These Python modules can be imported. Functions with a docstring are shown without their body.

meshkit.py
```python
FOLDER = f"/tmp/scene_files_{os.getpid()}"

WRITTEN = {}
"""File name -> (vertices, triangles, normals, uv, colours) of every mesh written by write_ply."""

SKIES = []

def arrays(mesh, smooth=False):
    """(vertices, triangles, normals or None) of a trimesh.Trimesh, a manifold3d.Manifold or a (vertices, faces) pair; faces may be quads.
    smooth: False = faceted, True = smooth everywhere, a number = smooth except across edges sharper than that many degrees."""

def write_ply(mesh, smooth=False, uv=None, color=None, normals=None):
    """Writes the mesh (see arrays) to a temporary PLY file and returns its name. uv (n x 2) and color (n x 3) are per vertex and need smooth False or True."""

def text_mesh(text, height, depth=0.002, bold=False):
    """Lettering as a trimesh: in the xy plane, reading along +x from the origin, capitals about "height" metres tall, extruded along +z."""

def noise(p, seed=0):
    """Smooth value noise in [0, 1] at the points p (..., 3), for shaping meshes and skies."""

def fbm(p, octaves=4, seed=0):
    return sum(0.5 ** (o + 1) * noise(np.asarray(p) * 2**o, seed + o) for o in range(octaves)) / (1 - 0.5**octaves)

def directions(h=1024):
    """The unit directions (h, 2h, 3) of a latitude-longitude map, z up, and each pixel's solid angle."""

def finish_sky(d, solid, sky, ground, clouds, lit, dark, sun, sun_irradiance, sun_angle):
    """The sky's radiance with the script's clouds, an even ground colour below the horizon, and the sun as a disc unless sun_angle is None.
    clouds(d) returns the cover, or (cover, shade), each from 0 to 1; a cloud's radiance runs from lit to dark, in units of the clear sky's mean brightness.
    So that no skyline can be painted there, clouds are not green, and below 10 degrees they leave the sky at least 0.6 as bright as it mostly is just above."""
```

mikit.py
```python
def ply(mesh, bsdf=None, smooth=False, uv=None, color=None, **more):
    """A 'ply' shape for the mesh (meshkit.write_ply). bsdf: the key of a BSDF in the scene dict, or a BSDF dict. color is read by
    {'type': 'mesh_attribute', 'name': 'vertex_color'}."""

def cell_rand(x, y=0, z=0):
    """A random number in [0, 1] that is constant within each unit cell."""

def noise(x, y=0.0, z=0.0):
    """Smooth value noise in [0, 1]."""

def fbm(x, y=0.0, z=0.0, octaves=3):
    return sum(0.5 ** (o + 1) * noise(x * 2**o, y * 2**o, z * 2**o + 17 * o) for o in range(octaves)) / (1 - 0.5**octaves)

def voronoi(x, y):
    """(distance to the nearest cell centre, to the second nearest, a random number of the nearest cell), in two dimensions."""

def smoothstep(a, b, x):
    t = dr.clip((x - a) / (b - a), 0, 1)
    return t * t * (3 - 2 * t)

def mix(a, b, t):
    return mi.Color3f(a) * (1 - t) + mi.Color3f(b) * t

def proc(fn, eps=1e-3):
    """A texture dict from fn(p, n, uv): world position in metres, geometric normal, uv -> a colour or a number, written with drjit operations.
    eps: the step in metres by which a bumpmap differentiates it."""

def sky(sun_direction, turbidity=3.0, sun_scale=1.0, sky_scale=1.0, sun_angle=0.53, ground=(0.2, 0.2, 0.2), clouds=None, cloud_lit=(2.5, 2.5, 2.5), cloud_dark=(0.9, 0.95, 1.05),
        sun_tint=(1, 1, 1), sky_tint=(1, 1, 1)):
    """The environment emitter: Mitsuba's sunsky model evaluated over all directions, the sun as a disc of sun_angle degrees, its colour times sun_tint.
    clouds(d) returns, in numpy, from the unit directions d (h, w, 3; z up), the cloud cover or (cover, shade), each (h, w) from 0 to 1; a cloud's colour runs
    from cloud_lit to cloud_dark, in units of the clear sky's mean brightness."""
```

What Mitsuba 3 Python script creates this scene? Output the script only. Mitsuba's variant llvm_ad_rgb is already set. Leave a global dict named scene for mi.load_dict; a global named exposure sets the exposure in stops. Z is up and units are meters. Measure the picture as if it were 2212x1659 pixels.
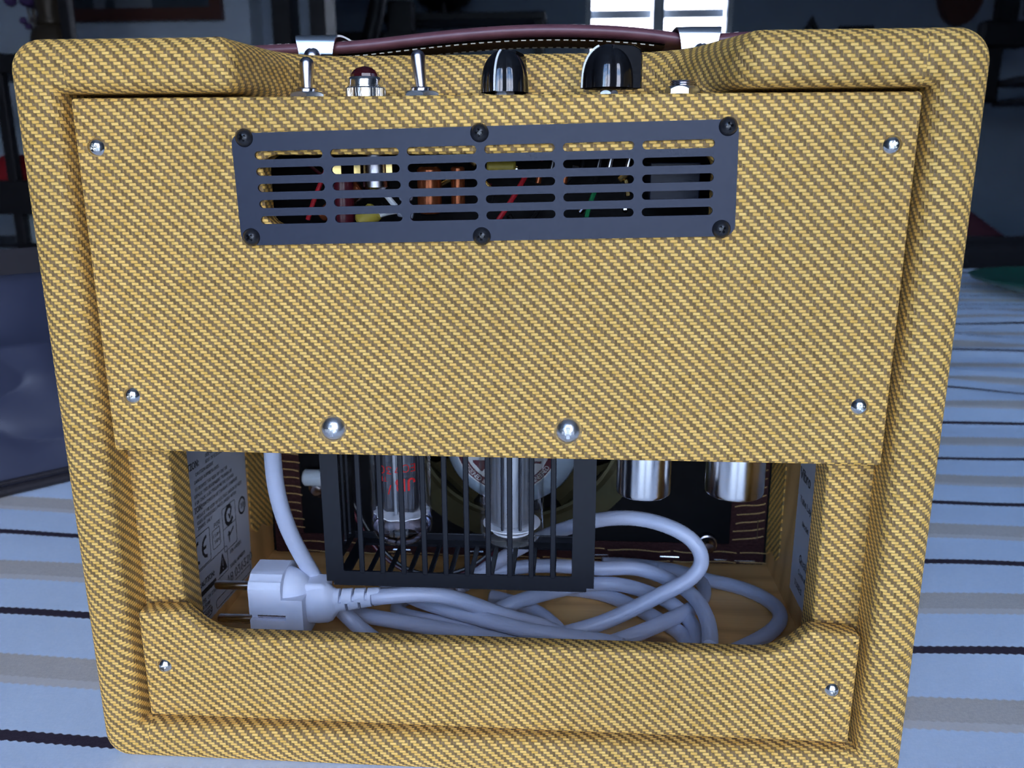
import math, random
import numpy as np
import trimesh, mitsuba as mi, drjit as dr
import shapely.geometry as sg
from shapely import affinity
from shapely.ops import unary_union
from scipy.interpolate import CubicSpline
import mikit, meshkit
from mikit import proc, noise, fbm, smoothstep, mix, cell_rand, voronoi

random.seed(7)
rng = np.random.default_rng(11)
T4 = mi.ScalarTransform4f
scene, labels = {}, {}

# ------------------------------------------------------------------ camera, sky, exposure
# the amplifier's back panel is the plane y = 0, x runs along it, z is up, the table cloth lies at z = -0.005
EYE = np.array([.0336, -.3348, .2669])
FWD = np.array([-.06661, .96503, -.25370])
UP = np.array([-.0142, .2533, .9673])
scene['camera'] = {
    'type': 'thinlens', 'fov': math.degrees(2 * math.atan(1106 / 1850)), 'fov_axis': 'x',
    'aperture_radius': .00085, 'focus_distance': .365, 'near_clip': .02, 'far_clip': 200.,
    'to_world': T4().look_at(origin=EYE.tolist(), target=(EYE + FWD).tolist(), up=UP.tolist()),
}


def cloud_cover(d):
    n = meshkit.fbm(d * np.array([3., 3., 6.]) + 4.0, 4, seed=3)
    c = np.clip((n - .42) * 5, 0, 1)
    return c, np.clip((.62 - n) * 3, 0, 1)


scene['sky'] = mikit.sky((.35, .55, .75), turbidity=3.2, sun_scale=0.0, sky_scale=1.0, ground=(.22, .23, .22), clouds=cloud_cover,
                         cloud_lit=(1.72, 1.85, 2.30), cloud_dark=(.90, 1.0, 1.30), sky_tint=(1.0, 1.0, 1.06))
exposure = 5.45


# ------------------------------------------------------------------ naming
def key_of(name, parent=None):
    k = (parent + '__' if parent else '') + name
    if k not in scene and k not in labels and not any(s.startswith(k + '__') for s in scene):
        return k
    i = 1
    while f'{k}_{i:03d}' in scene or f'{k}_{i:03d}' in labels or any(s.startswith(f'{k}_{i:03d}__') for s in scene):
        i += 1
    return f'{k}_{i:03d}'


def tag(k, label=None, cat=None, group=None, kind=None):
    d = labels.setdefault(k, {})
    for a, b in (('label', label), ('category', cat), ('group', group), ('kind', kind)):
        if b:
            d[a] = b
    return k


def thing(name, label, cat, group=None):
    return tag(key_of(name), label, cat, group)


def add(name, mesh, mat, parent=None, smooth=35, uv=None, label=None, cat=None, group=None, kind=None, **more):
    k = key_of(name, parent)
    if uv is not None:
        smooth = True if smooth is not False else False
    scene[k] = mikit.ply(mesh, mat, smooth=smooth, uv=uv, **more)
    if label or cat or group or kind:
        tag(k, label, cat, group, kind)
    return k


# ------------------------------------------------------------------ mesh helpers
def cat_(ms):
    return trimesh.util.concatenate(list(ms))


def box(lo, hi):
    lo, hi = np.minimum(lo, hi), np.maximum(lo, hi)
    m = trimesh.creation.box(extents=np.array(hi, float) - np.array(lo, float))
    m.apply_translation((np.array(lo, float) + np.array(hi, float)) / 2)
    return m


_ICO = {n: trimesh.creation.icosphere(subdivisions=n).vertices for n in (0, 1, 2)}


def rbox(lo, hi, r=.002, n=1):
    lo, hi = np.minimum(lo, hi) * 1., np.maximum(lo, hi) * 1.
    r = min(r, *(0.499 * (hi - lo)))
    pts = [np.array([(lo if a == 0 else hi)[i] + (r if a == 0 else -r) for i, a in enumerate(c)]) + _ICO[n] * r for c in np.ndindex(2, 2, 2)]
    return trimesh.Trimesh(np.vstack(pts)).convex_hull


def basis(d):
    d = np.asarray(d, float) / np.linalg.norm(d)
    a = np.array([0, 0, 1.]) if abs(d[2]) < .9 else np.array([1., 0, 0])
    u = np.cross(a, d); u /= np.linalg.norm(u)
    return u, np.cross(d, u), d


def place(m, origin, zdir=(0, 0, 1), xdir=None):
    u, v, w = basis(zdir)
    if xdir is not None:
        u = np.asarray(xdir, float) - np.dot(xdir, w) * w
        u /= np.linalg.norm(u)
        v = np.cross(w, u)
    M = np.eye(4); M[:3, 0], M[:3, 1], M[:3, 2], M[:3, 3] = u, v, w, origin
    m = m.copy(); m.apply_transform(M)
    return m


def grid_faces(nu, nv, wrap=False):
    i, j = np.meshgrid(np.arange(nu if wrap else nu - 1), np.arange(nv - 1), indexing='ij')
    a = i * nv + j; b = ((i + 1) % nu) * nv + j
    q = np.stack([a, b, b + 1, a + 1], -1).reshape(-1, 4)
    return np.vstack([q[:, [0, 1, 2]], q[:, [0, 2, 3]]])


def lathe(prof, n=40, origin=(0, 0, 0), axis=(0, 0, 1), wob=None):
    prof = np.array(prof, float)
    t = np.arange(n) / n * 2 * np.pi
    r = prof[None, :, 0] * (np.ones((n, 1)) if wob is None else wob(t)[:, None])
    v = np.stack([r * np.cos(t)[:, None], r * np.sin(t)[:, None], np.broadcast_to(prof[:, 1], r.shape)], -1).reshape(-1, 3)
    m = trimesh.Trimesh(v, grid_faces(n, len(prof), True), process=False)
    m.merge_vertices(); m.update_faces(m.nondegenerate_faces())
    if m.is_watertight and m.volume < 0: m.invert()
    return place(m, origin, axis)


def spline(pts, n):
    pts = np.array(pts, float)
    s = np.r_[0, np.cumsum(np.linalg.norm(np.diff(pts, axis=0), axis=1) ** .7)]
    return CubicSpline(s, pts)(np.linspace(0, s[-1], n))


def tube(pts, r, n=14, m=None, smooth=True, flat=None):
    c = spline(pts, m or 10 * len(pts)) if smooth else np.array(pts, float)
    t = np.gradient(c, axis=0); t /= np.linalg.norm(t, axis=1, keepdims=True)
    u = basis(t[0])[0]
    rr = np.broadcast_to(r, (len(c),))
    rows = []
    a = np.arange(n) / n * 2 * np.pi
    for i in range(len(c)):
        u = u - t[i] * (u @ t[i]); u /= np.linalg.norm(u)
        w = np.cross(t[i], u)
        rows.append(c[i] + rr[i] * (np.cos(a)[:, None] * u + np.sin(a)[:, None] * w))
    v = np.array(rows)                                       # (m, n, 3)
    k = len(v)
    f = grid_faces(n, k, True)
    v = v.transpose(1, 0, 2).reshape(-1, 3)
    e0, e1 = n * k, n * k + 1
    v = np.vstack([v, c[0], c[-1]])
    i = np.arange(n); j = (i + 1) % n
    f = np.vstack([f, np.stack([i * k, np.full(n, e0), j * k], -1), np.stack([i * k + k - 1, j * k + k - 1, np.full(n, e1)], -1)])
    mm = trimesh.Trimesh(v, f, process=False)
    if mm.volume < 0: mm.invert()
    return mm


def rrect(x0, z0, x1, z1, r, q=8):
    return sg.box(x0 + r, z0 + r, x1 - r, z1 - r).buffer(r, quad_segs=q)


def extrude(poly, y0, y1):
    """polygon in (x, z), from y0 to y1 (y0 < y1); the front looks to -y"""
    ms = []
    for g in getattr(poly, 'geoms', [poly]):
        m = trimesh.creation.extrude_polygon(g, y1 - y0, engine='earcut')
        v = m.vertices.copy()
        m.vertices = np.stack([v[:, 0], y1 - v[:, 2], v[:, 1]], -1)
        ms.append(m)
    return cat_(ms)


def diff(a, *b):
    return trimesh.boolean.difference([a, *b], engine='manifold')


def text(s, h, depth=.0002, bold=False):
    return meshkit.text_mesh(s, h, depth, bold)


def loop_normals(p):
    e = np.roll(p, -1, 0) - p
    n = np.stack([e[:, 1], -e[:, 0]], -1); n /= np.linalg.norm(n, axis=1, keepdims=True) + 1e-12
    v = n + np.roll(n, 1, 0)
    v /= np.maximum((v * v).sum(1, keepdims=True) / 2, .35)
    return v


def resample(ring, step):
    out = []
    p = np.array(ring.coords)[:-1]
    for a, b in zip(p, np.roll(p, -1, 0)):
        k = max(1, int(np.linalg.norm(b - a) / step))
        out += [a + (b - a) * i / k for i in range(k)]
    return np.array(out)


def wrapped(poly, y0, thick, r, sag=None):
    """a cloth-covered board in the (x, z) plane, its front at y0; edges rolled over with radius r. Returns (mesh, uv); the cloth runs on round the edges."""
    V, U, F = [], [], []
    nv = 0

    def push(v, u, f):
        nonlocal nv
        V.append(v); U.append(u); F.append(np.asarray(f) + nv); nv += len(v)

    poly = sg.polygon.orient(poly)
    inset = []
    a = np.linspace(0, np.pi / 2, 6)
    for ring in [poly.exterior, *poly.interiors]:
        p = resample(ring, .006)
        n = loop_normals(p)                                  # points out of the board's material
        prof = [(r + .0012, 0., -(r + .0012))] + [(r - r * math.sin(t), r - r * math.cos(t), -r + r * t) for t in a]
        prof += [(0, thick - r, -r + r * math.pi / 2 + thick - 2 * r), (r, thick, -r + r * math.pi / 2 + thick - r)]
        rows, uvs = [], []
        for d, dy, arc in prof:
            q = p - n * d
            rows.append(np.stack([q[:, 0], np.full(len(q), y0 + dy), q[:, 1]], -1))
            uvs.append(p + n * arc)
        k = len(prof)
        v = np.array(rows).transpose(1, 0, 2).reshape(-1, 3); u = np.array(uvs).transpose(1, 0, 2).reshape(-1, 2)
        # close the loop in u,v with the same vertices (uv is continuous round the loop)
        push(v, u, grid_faces(len(p), k, True))
        inset.append((p - n * (r + .0012), p - n * r))
    for yy, idx, flip in ((y0, 0, False), (y0 + thick, 1, True)):
        pg = sg.Polygon(inset[0][idx], [i[idx] for i in inset[1:]]).buffer(0)
        for g in getattr(pg, 'geoms', [pg]):
            v2, f2 = trimesh.creation.triangulate_polygon(g, engine='earcut')
            f2 = np.asarray(f2)
            area = np.cross(v2[f2[0, 1]] - v2[f2[0, 0]], v2[f2[0, 2]] - v2[f2[0, 0]])
            # front must look to -y: x right, z up, seen from -y counter-clockwise
            if (area < 0) != flip: f2 = f2[:, ::-1]
            push(np.stack([v2[:, 0], np.full(len(v2), yy), v2[:, 1]], -1), v2.copy(), f2)
    m = trimesh.Trimesh(np.vstack(V), np.vstack(F), process=False)
    # outward orientation of the edge strips
    return m, np.vstack(U)


def fix(m, uv):
    """make the strip winding agree with outward normals (strips were built in loop order)"""
    return m, uv


# ------------------------------------------------------------------ materials
def principled(c, rough=.5, metallic=0., spec=.5, **k):
    col = c if isinstance(c, dict) else {'type': 'rgb', 'value': list(c)}
    return {'type': 'twosided', 'b': {'type': 'principled', 'base_color': col, 'roughness': rough, 'metallic': metallic, 'specular': spec, **k}}


WP, HP = .001305, .00127        # pitch of the cloth's warp and weft threads, metres


def weave(uv):
    s = uv.x / WP + .075 * uv.y / HP + .13 * (noise(uv.x * 90, uv.y * 90) - .5)
    t = uv.y / HP + .20 * (noise(uv.x * 70, uv.y * 40, 3.) - .5)
    j = dr.floor(t)
    ft = t - j - .5
    q0 = s + j
    blk = dr.floor(q0 / 4)
    q = q0 - 4 * blk
    rnd = cell_rand(blk, j, 1)
    # weft float over two warps: 0 .. 2.25 in q
    dx = dr.abs(q - 1.13 - .06 * (rnd - .5)) - 1.14
    dash = (1 - smoothstep(-.22, .06, dx + .10 * (noise(s * 3, t * 6, 4.) - .5))) * (1 - smoothstep(.33, .52, dr.abs(ft) + .45 * dr.square(dr.maximum(dx + .45, 0))))
    # the dark warps of the gap
    w1 = 1 - smoothstep(.18, .46, dr.abs(q - 2.66))
    w2 = 1 - smoothstep(.18, .46, dr.abs(q - 3.62))
    warp = dr.maximum(w1, w2) * (1 - dash)
    wid = cell_rand(dr.floor(s - .1), dr.floor(j / 2), 5)
    return s, t, q, ft, rnd, dash, warp, wid


def tweed_color(p, n, uv):
    s, t, q, ft, rnd, dash, warp, wid = weave(uv)
    streak = .5 * noise(s * 1.6, t * 9) + .5 * noise(s * 4, t * 19, 2.)
    age = fbm(uv.x * 14, uv.y * 14, 1.)
    yel = mix((.74, .375, .060), (.99, .65, .190), .25 + .45 * streak + .35 * (rnd - .3))
    yel = mix(yel, mi.Color3f(.70, .38, .05), .45 * smoothstep(.80, .97, cell_rand(dr.floor(s * .5), dr.floor(t), 9)))
    fleck = smoothstep(.72, .95, noise(s * 3., t * 5., 8.)) * .5
    drk = mix((.150, .080, .022), (.31, .185, .078), .2 + .5 * wid + .5 * (noise(s * 7, t * 3) - .4))
    drk = mix(drk, mi.Color3f(.38, .29, .20), fleck * .6)
    gap = mix((.26, .145, .032), (.46, .275, .085), noise(s * 4, t * 6, 5.))
    inside = smoothstep(2.10, 2.45, q) * (1 - smoothstep(3.85, 4.0, q))
    sliver = (1 - smoothstep(.03, .11, dr.abs(q - 3.14))) * smoothstep(.45, .62, noise(s * .9, t * 1.3, 6.))
    gap = gap * (1 - .75 * inside) + drk * .75 * inside
    gap = mix(gap, mi.Color3f(.62, .40, .13), .8 * sliver)
    c = gap * (1 - warp) + drk * warp
    c = c * (1 - dash) + yel * dash
    return c * (.86 + .26 * age)


def tweed_height(p, n, uv):
    s, t, q, ft, rnd, dash, warp, wid = weave(uv)
    return dash * (1 - 1.6 * dr.square(ft)) * 1.0 + .62 * warp


scene['tweed'] = {'type': 'bumpmap', 'scale': .00030, 'tex': proc(tweed_height, eps=8e-5),
                  'b': principled(proc(tweed_color), .55, spec=.22)}


def pine_color(p, n, uv):
    w = p.z * 9 + p.y * 60 + 1.2 * fbm(p.x * 5, p.y * 22, p.z * 22) + .6 * noise(p.x * 14, p.y * 30)
    ring = dr.power(.5 + .5 * dr.sin(w * 6.28 * .9), 2.5)
    fine = noise(p.x * 60, p.y * 1400, p.z * 1400)
    kn = smoothstep(.011, .004, dr.sqrt(dr.square(p.x - .083) + dr.square((p.y - .082) * 1.5)))
    c = mix((.74, .44, .17), (.52, .27, .085), .55 * ring + .3 * fine)
    return mix(c, mi.Color3f(.16, .06, .025), .8 * kn)


scene['pine'] = principled(proc(pine_color), .45)
scene['black_paint'] = principled((.007, .011, .030), .48, spec=.42)
scene['black_metal'] = principled((.012, .012, .014), .30, spec=.6)
scene['cage_paint'] = principled((.005, .006, .010), .36, spec=.38)
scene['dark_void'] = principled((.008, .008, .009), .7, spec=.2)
scene['chrome'] = {'type': 'twosided', 'b': {'type': 'roughconductor', 'material': 'Cr', 'alpha': .07}}
scene['bright_chrome'] = {'type': 'twosided', 'b': {'type': 'roughconductor', 'material': 'Al', 'alpha': .05}}
scene['steel'] = {'type': 'twosided', 'b': {'type': 'roughconductor', 'material': 'Cr', 'alpha': .16}}
scene['satin'] = principled((.78, .78, .78), .27, 1.)
scene['nickel'] = principled((.80, .79, .76), .16, 1.)
scene['zinc'] = principled((.42, .52, .62), .42, .8)
scene['olive_steel'] = principled((.10, .095, .05), .38, .6)


def leather_color(p, n, uv):
    return mix((.125, .042, .050), (.185, .070, .078), fbm(p.x * 160, p.y * 160, p.z * 160))


scene['leather'] = principled(proc(leather_color), .38, spec=.55)
scene['leather_lining'] = principled((.035, .016, .012), .7)
scene['thread'] = principled((.72, .66, .55), .7)
scene['jewel'] = {'type': 'twosided', 'b': {'type': 'principled', 'base_color': {'type': 'rgb', 'value': [.040, .003, .005]}, 'roughness': .08, 'specular': .4, 'clearcoat': .3, 'clearcoat_gloss': .95}}
scene['bakelite'] = {'type': 'twosided', 'b': {'type': 'principled', 'base_color': {'type': 'rgb', 'value': [.004, .004, .005]}, 'roughness': .05, 'specular': .55, 'clearcoat': .6, 'clearcoat_gloss': .97}}
scene['white_paint'] = principled((.86, .86, .84), .4)
scene['cord_grey'] = principled((.42, .45, .55), .36, spec=.5)
scene['plug_grey'] = principled((.54, .57, .66), .48, spec=.4)
scene['paper'] = principled((.52, .53, .58), .55)
scene['ink'] = principled((.025, .024, .026), .6)
scene['red_ink'] = principled((.50, .012, .014), .5)
scene['maroon_print'] = principled((.10, .008, .018), .5)
scene['label_white'] = principled((.72, .72, .70), .5)


def grille_cloth(p, n, uv):
    k = noise(p.x * 900, p.y * 900, p.z * 2600)
    return mix((.030, .010, .012), (.075, .028, .024), k)


scene['maroon_cloth'] = principled(proc(grille_cloth), .8, spec=.2)
scene['gold_thread'] = principled((.52, .33, .12), .6)
scene['cone_paper'] = principled((.005, .005, .006), .85, spec=.2)
scene['glass'] = {'type': 'thindielectric', 'int_ior': 1.5}
scene['getter'] = {'type': 'twosided', 'b': {'type': 'roughconductor', 'material': 'Cr', 'alpha': .03}}
scene['plate_grey'] = principled((.075, .075, .085), .22, .8)
scene['plate_bright'] = principled((.42, .43, .46), .28, .8)
scene['mica'] = principled((.72, .72, .74), .5)
scene['copper_part'] = principled((.36, .10, .035), .25, .6)
scene['wine_part'] = principled((.10, .012, .02), .25)
scene['yellow_part'] = principled((.55, .42, .06), .4)
scene['brass'] = principled((.80, .58, .22), .25, 1.)
scene['red_wire'] = principled((.55, .02, .03), .4)
scene['green_wire'] = principled((.01, .22, .07), .4)
scene['nylon_spacer'] = principled((.55, .62, .66), .5)

# ------------------------------------------------------------------ the amplifier
AMP = thing('guitar_amplifier', 'small guitar amplifier in yellow and brown tweed cloth, seen from behind on the striped cloth', 'guitar amplifier')
W, ZB, ZT, YR, YF = .1815, -.0045, .3118, -.0062, .200       # half width, bottom, top, rear face, front
BT = .0200                                                  # board thickness
RO, RI = .0085, .0050                                       # roundings outside and inside
SEAM = .1575


def board_profile(deep=YF):
    a = np.linspace(0, np.pi / 2, 9)
    pts = [(BT / 2, deep, None), (RI, deep, None)]
    pts = [(0., deep - .008)]
    pts += [(0., y) for y in np.linspace(deep - .012, YR + RO, 9)]
    pts += [(RO - RO * math.cos(t), YR + RO - RO * math.sin(t)) for t in a[1:]]
    pts += [(BT - RI + RI * math.sin(t), YR + RI - RI * math.cos(t)) for t in a[:]]
    pts += [(BT, .012), (BT, .034)]
    return np.array(pts)


def profile_sweep(centers, outs, prof, flat_d, mode='ring', rc=.011):
    """sweep prof (d inward, y) along points with outward unit vectors (x, z); cloth coordinates stay planar on the rear face and run on round both edges"""
    arc = np.r_[0, np.cumsum(np.linalg.norm(np.diff(prof, axis=0), axis=1))]
    k0 = np.argmin(np.abs(prof[:, 0] - RO) + np.abs(prof[:, 1] - YR) * 10)     # where the flat rear face starts
    k1 = np.argmin(np.abs(prof[:, 0] - (BT - RI)) + np.abs(prof[:, 1] - YR) * 10)
    dd = prof[:, 0].copy()
    dd[:k0] = prof[k0, 0] - (arc[k0] - arc[:k0])
    dd[k1:] = prof[k1, 0] + (arc[k1:] - arc[k1])
    V = np.empty((len(centers), len(prof), 3)); U = np.empty((len(centers), len(prof), 2))
    for i, (c, o) in enumerate(zip(centers, outs)):
        V[i, :, 0] = c[0] - o[0] * prof[:, 0]; V[i, :, 2] = c[1] - o[1] * prof[:, 0]; V[i, :, 1] = prof[:, 1]
        U[i] = np.stack([V[i, :, 0], V[i, :, 2]], -1) + np.array(o)[None] * (prof[:, 0] - dd)[:, None]
    return V, U, dd


def side_board(sgn):
    rc = .0125
    C, O = [], []
    for x in np.linspace(SEAM, W - rc, 3):
        C.append((x, ZT)); O.append((0., 1.))
    for t in np.linspace(0, np.pi / 2, 10)[1:]:
        C.append((W - rc + rc * math.sin(t), ZT - rc + rc * math.cos(t))); O.append((math.sin(t), math.cos(t)))
    for z in np.linspace(ZT - rc, ZB + rc, 40)[1:-1]:
        C.append((W, z)); O.append((1., 0.))
    for t in np.linspace(0, np.pi / 2, 10):
        C.append((W - rc + rc * math.cos(t), ZB + rc - rc * math.sin(t))); O.append((math.cos(t), -math.sin(t)))
    for x in np.linspace(W - rc, SEAM, 3)[1:]:
        C.append((x, ZB)); O.append((0., -1.))
    prof = board_profile()
    V, U, dd = profile_sweep(C, O, prof, None)
    # no fold at the inner corners: both runs stop at the mitre
    for i, o in enumerate(O):
        if abs(o[1]) < 1e-9:
            V[i, :, 2] = np.clip(V[i, :, 2], ZB + prof[:, 0], ZT - prof[:, 0])
        elif abs(o[0]) < 1e-9:
            V[i, :, 0] = np.minimum(V[i, :, 0], W - prof[:, 0])
    for i, o in enumerate(O):
        if 1e-9 < abs(o[1]) < 1 and abs(o[0]) > 1e-9:
            d = np.minimum(prof[:, 0], rc)
            e = np.maximum(prof[:, 0] - rc, 0)
            V[i, :, 0] = C[i][0] - o[0] * d - e
            V[i, :, 2] = C[i][1] - o[1] * d - np.sign(o[1]) * e
    U = np.stack([V[..., 0], V[..., 2]], -1) + np.array(O)[:, None, :] * (prof[:, 0] - dd)[None, :, None]
    v, u = V.reshape(-1, 3), U.reshape(-1, 2)
    f = grid_faces(len(C), len(prof))
    if sgn < 0:
        v = v * [-1, 1, 1]; u = u * [-1, 1] + [.0021, .0013]
        f = f[:, ::-1]
    return trimesh.Trimesh(v, f, process=False), u


for sgn in (-1, 1):
    m, u = side_board(sgn)
    add('side_board', m, 'tweed', AMP, uv=u)
scene['frayed'] = principled((.70, .68, .66), .8)
for x, z, dirs in ((-.1745, .3060, ((-.55, .8), (-.8, .5), (-.3, .9))), (.1757, .3056, ((.95, .3), (.8, .55), (.5, .8)))):
    fr_ = []
    for k in range(9):
        d = dirs[k % 3]
        o = np.array([x + random.uniform(-.0022, .0022) * d[1] * 1.2, YR + .0066 + random.uniform(-.0012, .0014), z - random.uniform(-.0022, .0022) * d[0] * 1.2])
        L_ = random.uniform(.0008, .0018)
        fr_.append(tube([o, o + L_ * np.array([d[0] * .7 + d[1] * .6, -.3, d[1] * .7 - d[0] * .6]), o + 2 * L_ * np.array([d[0] * .35 + d[1], -.35, d[1] * .35 - d[0]])], np.linspace(.0004, .0001, 8), 5, 8))
    add('frayed_threads', cat_(fr_), 'frayed', AMP, kind='stuff', label='whitish frayed threads at a worn corner')
# bottom board
prof = board_profile()
xs = np.linspace(-SEAM, SEAM, 60)
V, U, _ = profile_sweep([(x, ZB) for x in xs], [(0., -1.)] * 60, prof, None)
add('bottom_board', trimesh.Trimesh(V.reshape(-1, 3), grid_faces(60, len(prof))[:, ::-1], process=False), 'tweed', AMP, uv=U.reshape(-1, 2) + [.0009, .0005])


# top board: its rear edge swings inwards to leave room for the controls
def fillet_path(pts, radii, n=12):
    out = []
    for i, p in enumerate(pts):
        p = np.array(p, float)
        if radii[i] == 0:
            out.append(p); continue
        a = np.array(pts[i - 1]) - p; b = np.array(pts[i + 1]) - p
        la, lb = np.linalg.norm(a), np.linalg.norm(b); a, b = a / la, b / lb
        ang = math.acos(np.clip(a @ b, -1, 1)); r = radii[i]
        t = r / math.tan(ang / 2)
        c = p + (a + b) / np.linalg.norm(a + b) * r / math.sin(ang / 2)
        s, e = p + a * t - c, p + b * t - c
        th = math.acos(np.clip(s @ e / r / r, -1, 1))
        out += [c + (math.sin((1 - k) * th) * s + math.sin(k * th) * e) / math.sin(th) for k in np.linspace(0, 1, n)]
    return np.array(out)


def dense(p, step):
    o = [p[0]]
    for a, b in zip(p[:-1], p[1:]):
        k = max(1, int(np.linalg.norm(b - a) / step))
        o += [a + (b - a) * i / k for i in range(1, k + 1)]
    return np.array(o)


YB = .058
plan = dense(fillet_path([(-SEAM, YR), (-.0925, YR), (-.0855, YB), (.0735, YB), (.0945, YR), (SEAM, YR)], [0, .0065, .022, .026, .0105, 0]), .005)
tz = np.r_[0, np.cumsum(np.linalg.norm(np.diff(plan, axis=0), axis=1))]
tg = np.gradient(plan, axis=0); tg /= np.linalg.norm(tg, axis=1, keepdims=True)
inn = np.stack([-tg[:, 1], tg[:, 0]], -1)                    # towards the front of the amplifier
zt0, zt1 = ZT - BT, ZT
a = np.linspace(0, np.pi / 2, 8)
cp = [(.0105, zt1)] + [(RO - RO * math.sin(t), zt1 - RO + RO * math.cos(t)) for t in a] + [(0, zt0 + RI + .002)]
cp += [(RI - RI * math.cos(t), zt0 + RI - RI * math.sin(t)) for t in a] + [(.011, zt0)]
cp = np.array(cp)
arc = np.r_[0, np.cumsum(np.linalg.norm(np.diff(cp, axis=0), axis=1))]
ref = np.argmin(np.abs(cp[:, 1] - (zt1 - RO)) + cp[:, 0])
vz = cp[ref, 1] - (arc - arc[ref])
V = np.stack([plan[:, None, 0] + inn[:, None, 0] * cp[None, :, 0], plan[:, None, 1] + inn[:, None, 1] * cp[None, :, 0],
              np.broadcast_to(cp[:, 1], (len(plan), len(cp)))], -1)
ux = tz - tz[-1] / 2
U = np.stack([np.broadcast_to(ux[:, None], V.shape[:2]), np.broadcast_to(vz, V.shape[:2])], -1)
nP, nC = V.shape[:2]
f1 = grid_faces(nP, nC)
# flat top and underside up to the front edge
top = np.stack([V[:, 0], np.stack([np.clip(plan[:, 0], -SEAM, SEAM), np.full(nP, YF - .008), np.full(nP, zt1)], -1)], 1)
utop = np.stack([U[:, 0], U[:, 0] + np.stack([top[:, 1, 0] - top[:, 0, 0], top[:, 1, 1] - top[:, 0, 1]], -1)], 1)
bot = np.stack([V[:, -1], np.stack([plan[:, 0], np.full(nP, YF - .008), np.full(nP, zt0)], -1)], 1)
verts = np.vstack([V.reshape(-1, 3), top.reshape(-1, 3), bot.reshape(-1, 3)])
uvs = np.vstack([U.reshape(-1, 2), utop.reshape(-1, 2), utop.reshape(-1, 2)])
f2 = grid_faces(nP, 2)
add('top_board', trimesh.Trimesh(verts, np.vstack([f1[:, ::-1], f2 + nP * nC, f2[:, ::-1] + nP * nC + 2 * nP]), process=False), 'tweed', AMP, uv=uvs + [.0005, -.0004])

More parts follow.
